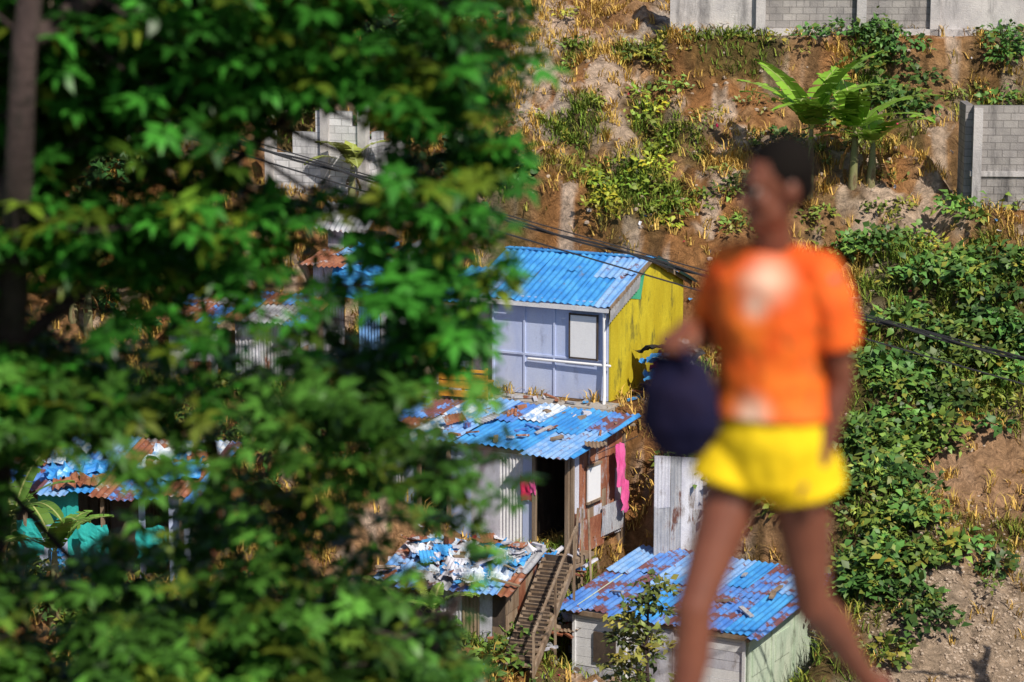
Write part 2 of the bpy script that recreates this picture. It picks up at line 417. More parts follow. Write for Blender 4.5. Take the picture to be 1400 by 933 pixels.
def bushmass(name, centers, radii, nper, L, base, mat='shrubleaf', yel=.15, flatz=.8, parent=None, widthf=.6):
    Ps = []
    for c, r in zip(centers, radii):
        k = max(8, int(nper*(r/.6)**2)); d = unit(rng.normal(size=(k, 3))); d[:, 2] = np.abs(d[:, 2])*1.0-.15
        rr = r*rng.uniform(.45, 1.08, (k, 1))*(1+.25*np.sin(d[:, :1]*5+c[0]*3)+.2*np.sin(d[:, 1:2]*7+c[1]*5))
        p = c+d*rr*np.array([1, 1, flatz]); Ps.append(np.concatenate([p, d, np.full((k, 1), rng.uniform(.55, 1.5)), np.full((k, 1), rng.uniform(0, 1)**2)], 1))
    Q = np.concatenate(Ps); n = len(Q)
    D = unit(Q[:, 3:6]*np.array([1, 1, .3])+rng.normal(0, .55, (n, 3))); U = unit(rng.normal(0, .35, (n, 3))+np.array([0, -.35, 1.]))
    ll = L*rng.uniform(.6, 1.4, n)
    clump = vn(Q[:, 0]*1.5, Q[:, 2]*1.5+Q[:, 1], 4)[:, None]
    cc = tint(n, base, .4, yel)*(.6+.7*clump)*Q[:, 6:7]
    cc = cc*(1+Q[:, 7:8]*np.array([1.1, .25, 0]))
    v, f, c = leaves(Q[:, :3], D, U, ll, ll*widthf, rng.uniform(0, .5, n), cc)
    return mesh_obj(name, v, f, M[mat], parent, col=c)

OPEN = [(-.93, -1.20, .33, .23), (-.90, -1.66, .20, .14), (-.78, -2.0, .22, .15), (-1.25, -2.12, .22, .10), (-1.75, -2.16, .26, .08), (-2.05, -1.3, .15, .09),
        (-2.15, -1.98, .18, .15), (-.26, -2.40, .20, .12), (-.32, -2.90, .34, .15), (-2.05, -2.86, .52, .16), (-2.35, -3.1, .28, .20), (-.34, -3.34, .32, .15),
        (-1.45, -2.5, .18, .07), (-.6, -.55, .12, .07), (-2.3, -3.6, .25, .12), (-.74, -2.92, .22, .14), (-1.62, -1.62, .12, .05)]
def edge(z):
    return np.interp(z, [-5, -3.8, -3.5, -3.15, -2.9, -2.7, -2.5, -2.3, -2.15, -1.9, -1.5, 2], [-.2, -.2, -.15, -.02, .2, .18, -.04, .02, .06, .0, .1, .2])
def open_amt(p, s=0.0):
    m = np.full(len(p), 9.)
    for (x, z, rx, rz) in OPEN: m = np.minimum(m, ((p[:, 0]-x)/(rx+s))**2+((p[:, 2]-z)/(rz+s))**2)
    return m
def near_tree(name, trunk, trad, limbs, clumps, base, nros=9, L=.17, cr=.36):
    root = empty(name, trunk[0]); o = np.array(trunk[0], float)
    a = Acc(); a.tube([np.array(p)-o for p in trunk], trad, seg=10)
    samp = []
    for pts, r0, r1 in limbs:
        n = len(pts); a.tube([np.array(p)-o for p in pts], np.linspace(r0, r1, n), seg=8)
        for i in range(n-1):
            for t in np.linspace(0, 1, 6): samp.append(np.array(pts[i])*(1-t)+np.array(pts[i+1])*t)
    for p in trunk[len(trunk)//2:]: samp.append(np.array(p))
    samp = np.array(samp)
    for c in clumps[::2]:
        q = samp[np.argmin(np.linalg.norm(samp-c, axis=1)+np.maximum(0, samp[:, 2]-c[2])*.6)]
        m = (q+c)/2+np.array([rng.normal(0, .08), rng.normal(0, .08), -.08])
        a.tube([q-o, m-o, c-o], [.014, .009, .004], seg=5)
    a.obj('trunk_and_limbs', [M['bark']], root, True)
    C = []; mu = []
    for c in clumps:
        r = cr*rng.uniform(.7, 1.25)
        d = rng.normal(0, .5, (nros, 3)); C.append(c+d*r*np.array([1.35, .8, .38])); mu += [rng.uniform(.4, 1.75)]*nros
    C = np.concatenate(C); mu = np.array(mu)
    keep = (C[:, 0] < edge(C[:, 2])+rng.normal(-.06, .08, len(C))) & (open_amt(C, .02) > rng.uniform(.5, 1.1, len(C))); C = C[keep]; mu = mu[keep]
    v, f, cl = rosettes(C, 9, L, base, mul=mu, yel=.2)
    mesh_obj('foliage', v-o, f, M['leaf'], root, col=cl)
    return root
def gen_clumps(n, xr, yr, zr, seed):
    r = np.random.default_rng(seed); p = np.stack([r.uniform(*xr, n*3), r.uniform(*yr, n*3), r.uniform(*zr, n*3)], 1)
    k = (p[:, 0] < edge(p[:, 2])-.1) & (open_amt(p, .06) > 1)
    return list(p[k][:n])
hb = lambda x, y: float(H(x, y))
clA = gen_clumps(285, (-3.4, .2), (11.4, 12.8), (-2.4, -.3), 1)+gen_clumps(90, (-3.6, -1.3), (12.7, 14.2), (-1.3, .1), 7)+gen_clumps(60, (-1.3, .1), (12.4, 13.4), (-.95, .1), 8)+gen_clumps(120, (-5.5, .2), (11.2, 14), (-.4, 2.2), 9)+gen_clumps(50, (-6, -3), (11.3, 13.8), (-2.4, 0), 12)
trunkA = [(-3.4, 12.9, hb(-3.4, 12.9)-.2), (-3.1, 12.8, -6), (-2.85, 12.6, -3.6), (-2.55, 12.2, -2.2), (-2.36, 11.6, -1.4), (-2.24, 11.3, -.6), (-2.1, 11.6, .6), (-1.8, 12, 2)]
limbsA = [([(-2.55, 12.2, -2.2), (-1.8, 12.6, -1.6), (-1.1, 12.9, -1.0), (-.4, 13, -.7)], .04, .015),
          ([(-2.24, 11.4, -.6), (-1.6, 12.3, -.1), (-.9, 12.5, .4), (-.1, 12.5, .9)], .06, .02),
          ([(-2.36, 11.6, -1.4), (-3.2, 12.3, -.6), (-4.2, 12.8, .2), (-5.4, 13, .8)], .05, .02),
          ([(-2.1, 11.8, .6), (-2.6, 12.5, 1.4), (-3.4, 13, 2)], .05, .02),
          ([(-2.55, 12.2, -2.2), (-3.4, 12.4, -1.8), (-4.8, 12.6, -1.3)], .05, .02)]
near_tree('broadleaf_tree', trunkA, [.2, .17, .12, .085, .07, .06, .05, .03], limbsA, clA, (.028, .135, .014), 12, .12, .36)
clB = gen_clumps(250, (-3.4, .3), (11.2, 12.6), (-4.3, -2.2), 3)+gen_clumps(80, (-2.8, -.3), (10.9, 12.3), (-4.4, -3.45), 4)+gen_clumps(50, (-5, -2.8), (10.8, 13), (-5, -2.2), 5)
trunkB = [(-1.5, 12.9, hb(-1.5, 12.9)-.2), (-1.45, 12.8, -6.2), (-1.6, 12.7, -4.8), (-1.7, 12.6, -3.7), (-1.55, 12.5, -2.9), (-1.6, 12.4, -2.4)]
limbsB = [([(-1.6, 12.7, -4.8), (-.9, 12.6, -4.3), (-.5, 12.5, -3.9), (-.3, 12.3, -3.6)], .04, .015),
          ([(-1.6, 12.7, -4.8), (-2.6, 12.7, -4.0), (-3.8, 12.6, -3.4)], .04, .02),
          ([(-1.7, 12.6, -3.7), (-2.3, 12.5, -3.4), (-2.9, 12.3, -2.6)], .03, .015),
          ([(-1.55, 12.5, -2.9), (-1.0, 12.4, -2.55), (-.45, 12.2, -2.62), (-.05, 12.1, -2.72)], .025, .01)]
near_tree('broadleaf_tree', trunkB, [.13, .1, .07, .055, .04, .03], limbsB, clB, (.052, .145, .02), 12, .11, .36)

# ---- hillside shrubs
def scatter_bushes(name, blobs, L, base, yel=.15, nper=120, lift=.1, wf=.6):
    cs = []; rs = []
    for (px, py, rx, ry, n, r) in blobs:
        c0 = site(px, py)
        for i in range(n):
            q = rng.normal(0, .5, 2); x = c0[0]+q[0]*rx/55; y = c0[1]+q[1]*ry/55/.62
            z = float(H(x, y)); rr = r*rng.uniform(.5, 1.35)
            cs.append(np.array([x, y, z+lift*rr])); rs.append(rr)
    return bushmass(name, cs, rs, nper, L, base, yel=yel, widthf=wf)
G1 = (.06, .15, .03); G2 = (.11, .19, .035); G3 = (.03, .09, .02)
scatter_bushes('shrub_thicket', [(1290, 400, 160, 110, 28, .55), (1240, 540, 80, 120, 24, .55), (1370, 380, 100, 120, 22, .6), (1330, 490, 120, 50, 13, .5)], .22, G1, .18, 95, .3, .7)
scatter_bushes('shrub_thicket', [(1190, 640, 60, 90, 22, .5), (1200, 780, 70, 100, 28, .55), (1300, 760, 70, 25, 10, .35), (1160, 500, 40, 90, 12, .5)], .22, G1, .18, 95, .3, .7)
scatter_bushes('shrub_thicket', [(1300, 440, 170, 130, 32, .38), (1230, 690, 100, 140, 20, .38)], .15, G2, .3, 90, .5, .45)
scatter_bushes('shrub_thicket', [(1060, 560, 70, 140, 24, .5), (1020, 700, 80, 70, 22, .45), (930, 690, 50, 60, 8, .4), (960, 600, 40, 60, 8, .4)], .18, G2, .2, 90, .2, .65)
scatter_bushes('shrub', [(860, 275, 80, 60, 20, .5), (895, 200, 50, 45, 8, .45)], .17, (.13, .23, .025), .35, 90, .3, .6)
scatter_bushes('shrub', [(1200, 130, 120, 50, 16, .5), (1230, 100, 60, 40, 8, .5), (1060, 190, 50, 25, 5, .35)], .2, G1, .15, 90, .3, .7)
scatter_bushes('shrub', [(885, 90, 50, 40, 9, .45), (770, 60, 50, 50, 6, .4), (1010, 65, 80, 22, 7, .35), (760, 180, 50, 50, 6, .35)], .16, G2, .4)
scatter_bushes('shrub', [(1375, 80, 40, 50, 8, .6), (1375, 280, 50, 25, 8, .4), (1150, 20, 20, 12, 3, .5)], .2, G1)
scatter_bushes('shrub', [(1110, 310, 120, 40, 9, .35), (1000, 290, 50, 60, 8, .4), (720, 290, 40, 40, 5, .3)], .17, G2, .3)
scatter_bushes('low_scrub', [(1000, 170, 420, 160, 75, .26)], .14, (.13, .18, .04), .4, 120, .3, .5)
scatter_bushes('hillside_thicket', [(150, 120, 300, 120, 60, .9), (560, 90, 140, 110, 30, .7), (640, 240, 70, 80, 14, .5), (120, 330, 160, 120, 26, .6)], .26, G3, .08, 100, .3, .65)
scatter_bushes('hillside_thicket', [(150, 590, 160, 30, 14, .4), (330, 700, 60, 60, 12, .5), (430, 600, 60, 30, 8, .4)], .2, G1, .2)
scatter_bushes('hillside_thicket', [(300, 880, 280, 60, 40, .6), (560, 900, 120, 40, 22, .6), (640, 935, 50, 25, 8, .45), (90, 880, 90, 60, 14, .5)], .2, G1, .3)

# ---- grass over the slope
def grass(name, n, seed, xr, yr, hgt, dens):
    r = np.random.default_rng(seed)
    x = r.uniform(*xr, n); y = r.uniform(*yr, n)
    g, bare = cover(x, y)
    keep = r.random(n) < dens(x, y, g, bare); x = x[keep]; y = y[keep]; g = g[keep]
    z = H(x, y); B = 8; n = len(x)
    tall = hgt*(.5+1.1*fbm(x*.8, y*.8, 2, 50))
    tx = np.repeat(np.stack([x, y, z], 1), B, 0)+r.normal(0, .07, (n*B, 3))*np.array([1, 1, 0])
    ln = np.repeat(tall, B)*r.uniform(.5, 1.3, n*B)
    an = r.uniform(0, 6.28, n*B); lean = r.uniform(.2, .9, n*B)
    D = np.stack([np.cos(an)*lean, np.sin(an)*lean, np.ones(n*B)], 1); D = unit(D)
    out = np.stack([np.cos(an), np.sin(an), np.zeros(n*B)], 1)
    S = np.stack([-np.sin(an), np.cos(an), np.zeros(n*B)], 1)*r.uniform(.010, .022, (n*B, 1))
    m = tx+D*ln[:, None]*.6; tip = tx+D*ln[:, None]+out*ln[:, None]*.25-np.array([0, 0, 1])*ln[:, None]*.2
    v = np.stack([tx-S, tx+S, m+S*.7, m-S*.7, tip], 1).reshape(-1, 3)
    b = np.arange(n*B)[:, None]*5
    f = np.concatenate([b+[[0, 1, 2]], b+[[0, 2, 3]], b+[[3, 2, 4]]], 0)
    dry = np.repeat(1-sstep(.40, .9, g+.5*(fbm(x*.5, y*.5, 3, 63)-.4)), B)[:, None]
    dry = np.clip(dry+r.uniform(-.3, .25, dry.shape), 0, 1)
    c = np.array([.60, .38, .10])*dry+np.array([.14, .22, .03])*(1-dry)
    c = c*r.uniform(.55, 1.35, (n*B, 1))
    return mesh_obj(name, v, f, M['grass'], col=np.repeat(c, 5, 0))
grass('hillside_grass', 30000, 2, (-13, 17), (49, 79), .38, lambda x, y, g, b: np.clip(.18+.45*g+.6*sstep(.40, .56, fbm(x*.6, y*.6, 3, 90)), 0, 1)*(1-.88*b))
grass('slope_grass', 2500, 3, (-9, 9), (8.5, 16), .3, lambda x, y, g, b: 1+0*x)

# ------------------------------------------------------------------ corrugated roofs and houses
def roof_sheets(name, parent, mats, x0, x1, yA, zA, yB, zB, sw=.8, pitch=.17, ragged=.08):
    a = Acc(); x = x0; i = 0
    while x < x1-.05:
        w = min(sw*random.uniform(.85, 1.1), x1-x)
        r0 = random.uniform(-ragged, ragged); dz = (i % 2)*.018+random.uniform(0, .015)
        sl = (zB-zA)/(yB-yA); ym = yA+(yB-yA)*random.uniform(.42, .62); zm = zA+sl*(ym-yA)
        sk = random.uniform(-.03, .03)*(ragged*8)
        a.sheet((x-.03, yA+r0, zA+sl*r0+dz), (w+.06, sk, random.uniform(-.012, .012)), (random.uniform(-.02, .02), ym+.1-yA-r0, zm+sl*.1-zA-sl*r0), random.randrange(len(mats)), pitch)
        a.sheet((x-.03, ym, zm+dz+.022), (w+.06, 0, random.uniform(-.012, .012)), (random.uniform(-.02, .02), yB-ym, zB-zm), random.randrange(len(mats)), pitch)
        x += w; i += 1
    return a.obj(name, mats, parent, True)
def wallrun(name, parent, A, B, zA, zB, mats, skips=(), wr=(.45, .95), corr=.35, z0=0, split=.4, t=.025):
    a = Acc(); A = Vector(A); B = Vector(B); L = (B-A).length; d = (B-A)/L; n = Vector((d.y, -d.x)); s = 0
    while s < L-.02:
        w = min(random.uniform(*wr), L-s)
        for (q0, q1) in skips:
            if s < q0 < s+w: w = q0-s
            if q0-1e-4 <= s < q1-1e-4: w = -(q1-s); break
        if w < 0: s -= w; continue
        e = s+w; hA = zA+(zB-zA)*s/L; hB = zA+(zB-zA)*e/L
        if random.random() < split:
            c = random.uniform(.3, .7); segs = [(0, c), (c, 1)]
        else: segs = [(0, 1)]
        for (q0, q1) in segs:
            mi = random.randrange(len(mats)); o = random.uniform(.0, .03)
            b0 = z0+(min(hA, hB)-z0)*q0-(.05 if q0 > 0 else 0); tA = hA if q1 == 1 else z0+(min(hA, hB)-z0)*q1; tB = hB if q1 == 1 else tA
            pA = A+d*(s+.004); pB = A+d*(e+random.uniform(-.004, .03))
            if random.random() < corr:
                p = pA+n*(o+.02)
                a.sheet((p.x, p.y, b0), (d.x*w, d.y*w, 0), (0, 0, min(tA, tB)-b0), mi, .09, .012, 2, .01)
                if q1 == 1: a.prism(pA, pB, min(tA, tB)-.1, min(tA, tB)-.1, tA, tB, t, mi, o-.01)
            else: a.prism(pA, pB, b0, b0, tA, tB, t, mi, o)
        s = e
    return a.obj(name, mats, parent)
def clutter(a, n, xr, yr, zf, mats, smin=.3, smax=1.1, boxes=True):
    for i in range(n):
        x = random.uniform(*xr); y = random.uniform(*yr); z = zf(x, y)
        R = Matrix.Rotation(random.uniform(0, 3.1), 3, 'Z') @ Matrix.Rotation(random.uniform(-.25, .25), 3, 'X') @ Matrix.Rotation(random.uniform(-.25, .25), 3, 'Y')
        k = random.random(); mi = random.randrange(mats)
        if k < .6 or not boxes: a.box((x, y, z+.04), (random.uniform(smin, smax), random.uniform(.04, .12), random.uniform(.03, .06)), mi, R)
        elif k < .8:
            U = R @ Vector((random.uniform(.25, .6), 0, 0)); V2 = R @ Vector((0, random.uniform(.2, .5), .1)); a.sheet((x, y, z+.06), U, V2, mi, .09, .014, 2, .04)
        else: a.box((x, y, z+.08), (random.uniform(.1, .25), random.uniform(.1, .22), random.uniform(.1, .22)), mi, R)

def main_house():
    s = SITES['main']; h = empty('blue_roof_house', s['p'], math.radians(s['a']))
    w = 3.25; d = 4.4; hh = 2.5; rz = 3.32
    a = Acc()
    xsn = [-w, -2.35, -1.5, -.02]
    for i in range(3):
        a.prism((xsn[i]+.006, 0), (xsn[i+1]-.006, 0), 0, 0, hh, hh, .04, 0, 0)
    a.prism((-w, .03), (0, .03), 0, 0, hh, hh, .02, 0, 0)
    for x in (-w, -2.35, -1.5): a.box((x+.0, -.055, hh/2), (.05, .03, hh), 0)
    a.box((-w/2, -.058, 1.02), (w, .03, .05), 0)
    a.prism((-w, d), (-w, 0), 0, 0, hh, hh, .04, 0, 0)
    a.obj('front_wall', [M['lavender']], h)
    a = Acc()
    N0 = 12
    for i in range(N0):
        y0 = i*d/N0; y1 = (i+1)*d/N0
        f = lambda y: hh+(rz-hh)*(1-abs(y-d/2)/(d/2))-.03
        a.prism((0, y0), (0, y1), 0, 0, f(y0), f(y1), .05, 0, (i % 3 == 1)*.006)
    a.prism((0, d), (-w, d), 0, 0, hh, hh, .05, 0, 0)
    a.obj('side_wall', [M['yellow']], h)
    a = Acc()
    a.add([(.066, .75, 2.52), (.066, 1.7, 2.35), (.066, 2.0, 3.15), (.066, 1.1, 2.85)], [(0, 1, 2, 3)]); a.obj('gable_panel', [M['green']], h)
    roof = [M['blue_metal'], M['blue_metal'], M['blue_metal'], M['blue_light']]
    roof_sheets('roof_front', h, roof, -w-.75, .12, -.27, hh-.09, d/2, rz+.02, .75, .19, .04)
    roof_sheets('roof_back', h, roof, -w-.7, .3, d+.3, hh-.1, d/2, rz+.02, .8, .19, .05)
    a = Acc()
    a.box((-w/2-.3, d/2, rz+.05), (w+1.0, .26, .03), 0)
    a.box((-w/2-.3, -.25, hh-.16), (w+.8, .03, .12), 1)
    for x in np.linspace(-w-.6, 0, 6): a.beam((x, -.22, hh-.15), (x, .5, hh+.12), .05, 2)
    a.sheet((.14, -.3, hh-.5), (.02, 1.75, .68), (.05, -.02, .36), 3, .12, .012, 2)
    a.beam((.14, -.25, hh-.12), (.14, d/2, rz), .05, 2, .12); a.beam((.14, d+.3, hh-.1), (.14, d/2, rz), .05, 2, .12)
    a.obj('roof_trim', [M['blue_metal'], M['white'], M['wood'], M['zinc']], h)
    a = Acc()
    a.box((-.66, -.085, 1.6), (.72, .06, 1.06), 0)
    for dx in (-.385, .385): a.box((-.66+dx, -.1, 1.6), (.035, .05, 1.16), 1)
    for dz in (-.555, .555): a.box((-.66, -.102, 1.6+dz), (.8, .054, .035), 1)
    a.obj('window_shutter', [M['cleanwhite'], M['darkwood']], h)
    a = Acc()
    a.tube([(-.06, -.16, hh-.2), (-.06, -.14, 1.3), (-.02, -.2, .2), (.08, -.5, -.6)], [.045]*4, seg=8)
    a.tube([(-2.2, -.12, .92), (.1, -.15, .93)], [.035]*2, seg=8)
    a.obj('drain_pipe', [M['cleanwhite']], h, True)
    a = Acc()
    a.box((-2.4, -.45, -.12), (5.6, .85, .2), 0); a.box((-2.4, -.9, -.3), (5.5, .12, .5), 0)
    a.obj('foundation', [M['kerb']], h)
    a = Acc(); clutter(a, 22, (-5.0, -.2), (-.75, -.2), lambda x, y: -.01, 5, .15, .5, False)
    clutter(a, 22, (.2, 1.4), (.2, 3.6), lambda x, y: .0, 5, .2, .9)
    a.obj('scrap', [M['wood'], M['rust'], M['zinc'], M['tarp'], M['offwhite']], h)
    roof_sheets('lean_to_roof', h, roof, -5.2, -3.75, -.1, 2.2, 2.4, 2.75, .7, .19)
    wallrun('lean_to_wall', h, (-5.0, .5), (-3.32, .5), 2.25, 2.25, [M['offwhite'], M['zinc'], M['lavender']])
    a = Acc()
    a.beam((-4.9, -.05, 0), (-4.9, -.05, 2.2), .08); a.beam((-3.9, -.05, 0), (-3.9, -.05, 2.2), .08); a.beam((-5, -.05, 2.16), (-3.7, -.05, 2.16), .07)
    a.obj('lean_to_posts', [M['wood']], h)
main_house()
p = W(600, 543, 60.6); c = empty('orange_bench', (p[0], p[1], SITES['main']['p'][2]), math.radians(-20))
a = Acc()
for z in (.12, .34, .56): a.box((.65, 0, z), (1.3, .04, .16))
for x in (0.03, .65, 1.27): a.box((x, .035, .4), (.07, .05, .8))
a.box((.65, .25, .4), (1.3, .5, .05)); a.box((.65, -.03, .72), (1.32, .05, .07))
for x in (.05, 1.25): a.box((x, .46, .19), (.06, .06, .38))
a.obj('frame', [M['orange']], c)
def heap(name, p, r, mats, n=9, h=.5):
    e = empty(name, p); a = Acc()
    for i in range(n):
        q = rng.normal(0, .4, 2)*r; U = rng.normal(0, 1, 3)*np.array([1, 1, .25]); U = U/np.linalg.norm(U)*r*rng.uniform(.5, 1)
        V2 = np.cross(U, [0, 0, 1.]); V2 = V2/np.linalg.norm(V2)*r*rng.uniform(.4, .9)+np.array([0, 0, rng.uniform(-.2, .3)*r])
        a.cloth(np.array([q[0], q[1], rng.uniform(.0, h)])-(U+V2)/2, U, V2, random.randrange(len(mats)), 8, .3*r, 3)
    a.obj('pile', mats, e); return e
p = site(905, 530, 58.0); heap('laundry_heap', p+np.array([0, 0, .3]), .9, [M['tarp'], M['white'], M['red'], M['black'], M['paletarp'], M['white']], 20, .8)

def mid_house():
    s = SITES['mid']; h = empty('rusty_shack', s['p'], math.radians(s['a']))
    D = 2.6; Wd = 5.6; hf = 2.35; hb2 = 2.55
    whites = [M['offwhite'], M['white'], M['white'], M['lavender']]
    wallrun('front_wall', h, (-Wd, 0), (0, 0), hf, hf, whites, skips=((1.5, 2.35), (4.7, 5.55)), wr=(.4, .8), corr=.15)
    wallrun('side_wall', h, (.0, 0), (.0, D), hf, hb2, [M['rust'], M['wood'], M['rust'], M['offwhite']], wr=(.22, .5), corr=.4, split=.8)
    wallrun('back_wall', h, (0, D), (-Wd, D), hb2, hb2, [M['zinc'], M['wood']])
    wallrun('left_wall', h, (-Wd, D), (-Wd, 0), hb2, hf, [M['zinc'], M['wood']])
    wallrun('inner_wall', h, (-1.2, D), (-1.2, 0), hf, hf, [M['darkwood']], corr=0)
    a = Acc()
    for x in (-Wd, -4.1, -3.25, -.9, -.02): a.box((x, -.06, hf/2-.15), (.09, .09, hf+.3))
    a.box((-Wd/2, -.07, hf-.05), (Wd+.1, .06, .1))
    a.box((.07, .03, hf/2-.2), (.07, .08, hf+.3)); a.box((.07, D, hf/2-.2), (.08, .08, hf+.5))
    for y in (0.1, 1.3, 2.5): a.beam((.1, y, -.9), (-.05, y, .0), .09)
    a.obj('posts', [M['wood']], h)
    a = Acc(); a.box((-1.2, .1, -.06), (3.2, .8, .1)); a.box((-.4, -.35, -.16), (1.7, .7, .06))
    a.obj('deck', [M['wood']], h)
    a = Acc(); a.box((.085, 1.05, 1.5), (.04, .62, .82), 0); a.box((.10, 1.05, 1.06), (.06, .7, .06), 1); a.box((.10, 1.05, 1.94), (.06, .7, .06), 1)
    a.sheet((.09, .1, -.1), (0, 1.5, 0), (.02, 0, .8), 2, .09, .012, 2); a.sheet((.12, 1.4, .1), (0, 1.1, 0), (.02, 0, .75), 3, .09, .012, 2)
    a.obj('window_shutter', [M['cleanwhite'], M['wood'], M['rust'], M['zinc']], h)
    roof = [M['blue_metal'], M['blue_light'], M['blue_rust'], M['blue_metal'], M['paletarp']]
    roof_sheets('roof', h, roof, -4.4, .35, -.35, hf+.02, D+.5, hb2+.2, .7, .17, .2)
    roof_sheets('roof_old', h, [M['zinc'], M['rust'], M['blue_rust']], -Wd-.2, -4.3, -.2, hf-.03, D+.3, hb2+.1, .6, .14, .2)
    a = Acc(); clutter(a, 34, (-4.2, .3), (-.2, 2.9), lambda x, y: hf+.1+.12*y/2+.03, 5, .15, .7)
    a.obj('roof_ballast', [M['rust'], M['wood'], M['offwhite'], M['zinc'], M['blue_rust']], h)
    a = Acc(); clutter(a, 60, (-5, 0.1), (-1.3, -.1), lambda x, y: .02, 5, .2, 1.1)
    for x in (.3, .5, .75): a.beam((x, -.3, -.6), (x*.6, .1, 1.1), .05, 0)
    a.obj('scrap', [M['wood'], M['rust'], M['zinc'], M['tarp'], M['offwhite']], h)
    a = Acc(); a.tube([(.25, .9, 2.25), (.3, 2.9, 2.3)], [.01, .01], seg=5); a.obj('clothes_line', [M['cable']], h)
    a = Acc(); a.cloth((.3, 1.75, 2.3), (0.03, .42, 0), (.05, .05, -1.05), 0, 12, .09, 2); a.cloth((.34, 2.0, 1.35), (0.03, .34, 0), (.03, .02, -.75), 0, 10, .09, 2)
    a.obj('pink_towel', [M['pink']], h, True)
    a = Acc(); a.cloth((-1.25, -.15, 1.75), (.28, 0, 0), (.02, .03, -.6), 0, 8, .06, 2); a.cloth((-1.0, -.16, 1.7), (.15, 0, 0), (.02, .03, -.35), 1, 8, .06, 2)
    a.obj('red_clothes', [M['red'], M['pink']], h, True)
mid_house()
p = W(893, 735, 56.6); f_ = empty('corrugated_fence', p, math.radians(10))
wallrun('sheets', f_, (0, 0), (1.5, .3), 2.0, 1.8, [M['zinc'], M['offwhite'], M['rust'], M['zinc']], wr=(.2, .45), corr=.8, z0=-.5)
def low_hut():
    s = SITES['low']; h = empty('rusted_roof_hut', s['p'], math.radians(s['a']))
    Wd = 4.2; D = 4.0; hf = 1.95; hk = 2.25
    a = Acc()
    nb = 9
    for i in range(nb):
        z = i*hf/nb; xx = -Wd
        while xx < -.01:
            ww = min(random.uniform(.8, 1.8), -xx); a.prism((xx+.003, 0), (xx+ww-.003, 0), z+.004, z+.004, z+hf/nb-.004, z+hf/nb-.004, .03, random.choice([0, 1, 1]), .012*random.random()); xx += ww
    a.prism((-Wd, .04), (0, .04), 0, 0, hf, hf, .03, 0)
    for x in (-Wd+.02, -2.9, -1.45, -.02): a.box((x, -.055, hf/2), (.07, .05, hf), 1)
    a.obj('front_wall', [M['offwhite'], M['white']], h)
    a = Acc(); a.prism((0.0, 0), (0, D), 0, 0, hf-.02, hk-.02, .06, 0); a.prism((0, D), (-Wd, D), 0, 0, hk, hk, .05, 0); a.prism((-Wd, D), (-Wd, 0), 0, 0, hk, hf, .05, 0)
    for y in (.03, 1.3, 2.6, D-.05): a.box((.075, y, hf/2), (.04, .1, hf-.1), 0)
    for y in (.6, 1.9): a.box((.07, y, 1.25), (.03, .8, .6), 0)
    a.obj('side_wall', [M['palegreen']], h)
    a = Acc(); a.box((-2.1, -.07, .9), (.8, .04, 1.78), 0); a.box((-3.4, -.07, 1.15), (.55, .04, .7), 1); a.obj('door', [M['offwhite'], M['darkwood']], h)
    a = Acc(); a.box((-Wd/2, -.1, hf-.06), (Wd+.3, .05, .1), 0); a.beam((.12, -.2, hf-.07), (.12, D+.2, hk-.0), .06, 0, .1); a.obj('eave_board', [M['wood']], h)
    roof_sheets('roof', h, [M['blue_rust'], M['blue_metal'], M['blue_rust'], M['blue_light']], -Wd-.45, .4, -.2, hf+.0, D+.4, hk+.05, .62, .16, .1)
    a = Acc(); clutter(a, 8, (-4, 0), (.2, 3.5), lambda x, y: hf+.07+.075*y, 3, .15, .6, False); clutter(a, 24, (.3, 1.5), (-.3, 4), lambda x, y: .02, 3, .2, .9)
    a.obj('scrap', [M['wood'], M['rust'], M['zinc']], h)
low_hut()
def tarp_shack():
    s = SITES['tarpshack']; h = empty('tarp_covered_shack', s['p'], math.radians(s['a']))
    wallrun('walls', h, (-3, 0), (0, 0), 1.2, 1.2, [M['darkwood'], M['wood'], M['offwhite']], wr=(.3, .6))
    wallrun('side_wall', h, (0, 0), (0, 2), 1.2, 1.6, [M['wood'], M['rust']])
    wallrun('back_wall', h, (0, 2), (-3, 2), 1.6, 1.6, [M['wood'], M['rust']])
    roof_sheets('roof', h, [M['zinc'], M['blue_light'], M['blue_rust'], M['rust']], -3.1, .25, -.3, 1.2, 2.2, 1.65, .6, .16, .2)
    a = Acc()
    for i in range(24):
        x = random.uniform(-3, -.3); y = random.uniform(-.2, 1.6)
        a.cloth((x, y, 1.27+.18*y), (random.uniform(.3, .7), random.uniform(-.2, .3), random.uniform(-.05, .1)), (random.uniform(-.2, .2), random.uniform(.25, .55), .15), random.choice([0, 0, 1, 2]), 8, .3, 3)
    a.obj('tarpaulins', [M['paletarp'], M['tarp'], M['offwhite']], h)
    a = Acc(); clutter(a, 50, (-3, .1), (-.3, 2), lambda x, y: 1.4+.18*y, 5, .2, .9); clutter(a, 40, (-.2, 1.2), (-.6, 2.4), lambda x, y: .02, 5, .2, .9)
    clutter(a, 40, (-3, 1), (2.2, 3.6), lambda x, y: float(.6+.5*(y-2.2)), 5, .3, 1.1)
    a.obj('scrap', [M['wood'], M['rust'], M['zinc'], M['tarp'], M['offwhite']], h)
tarp_shack()
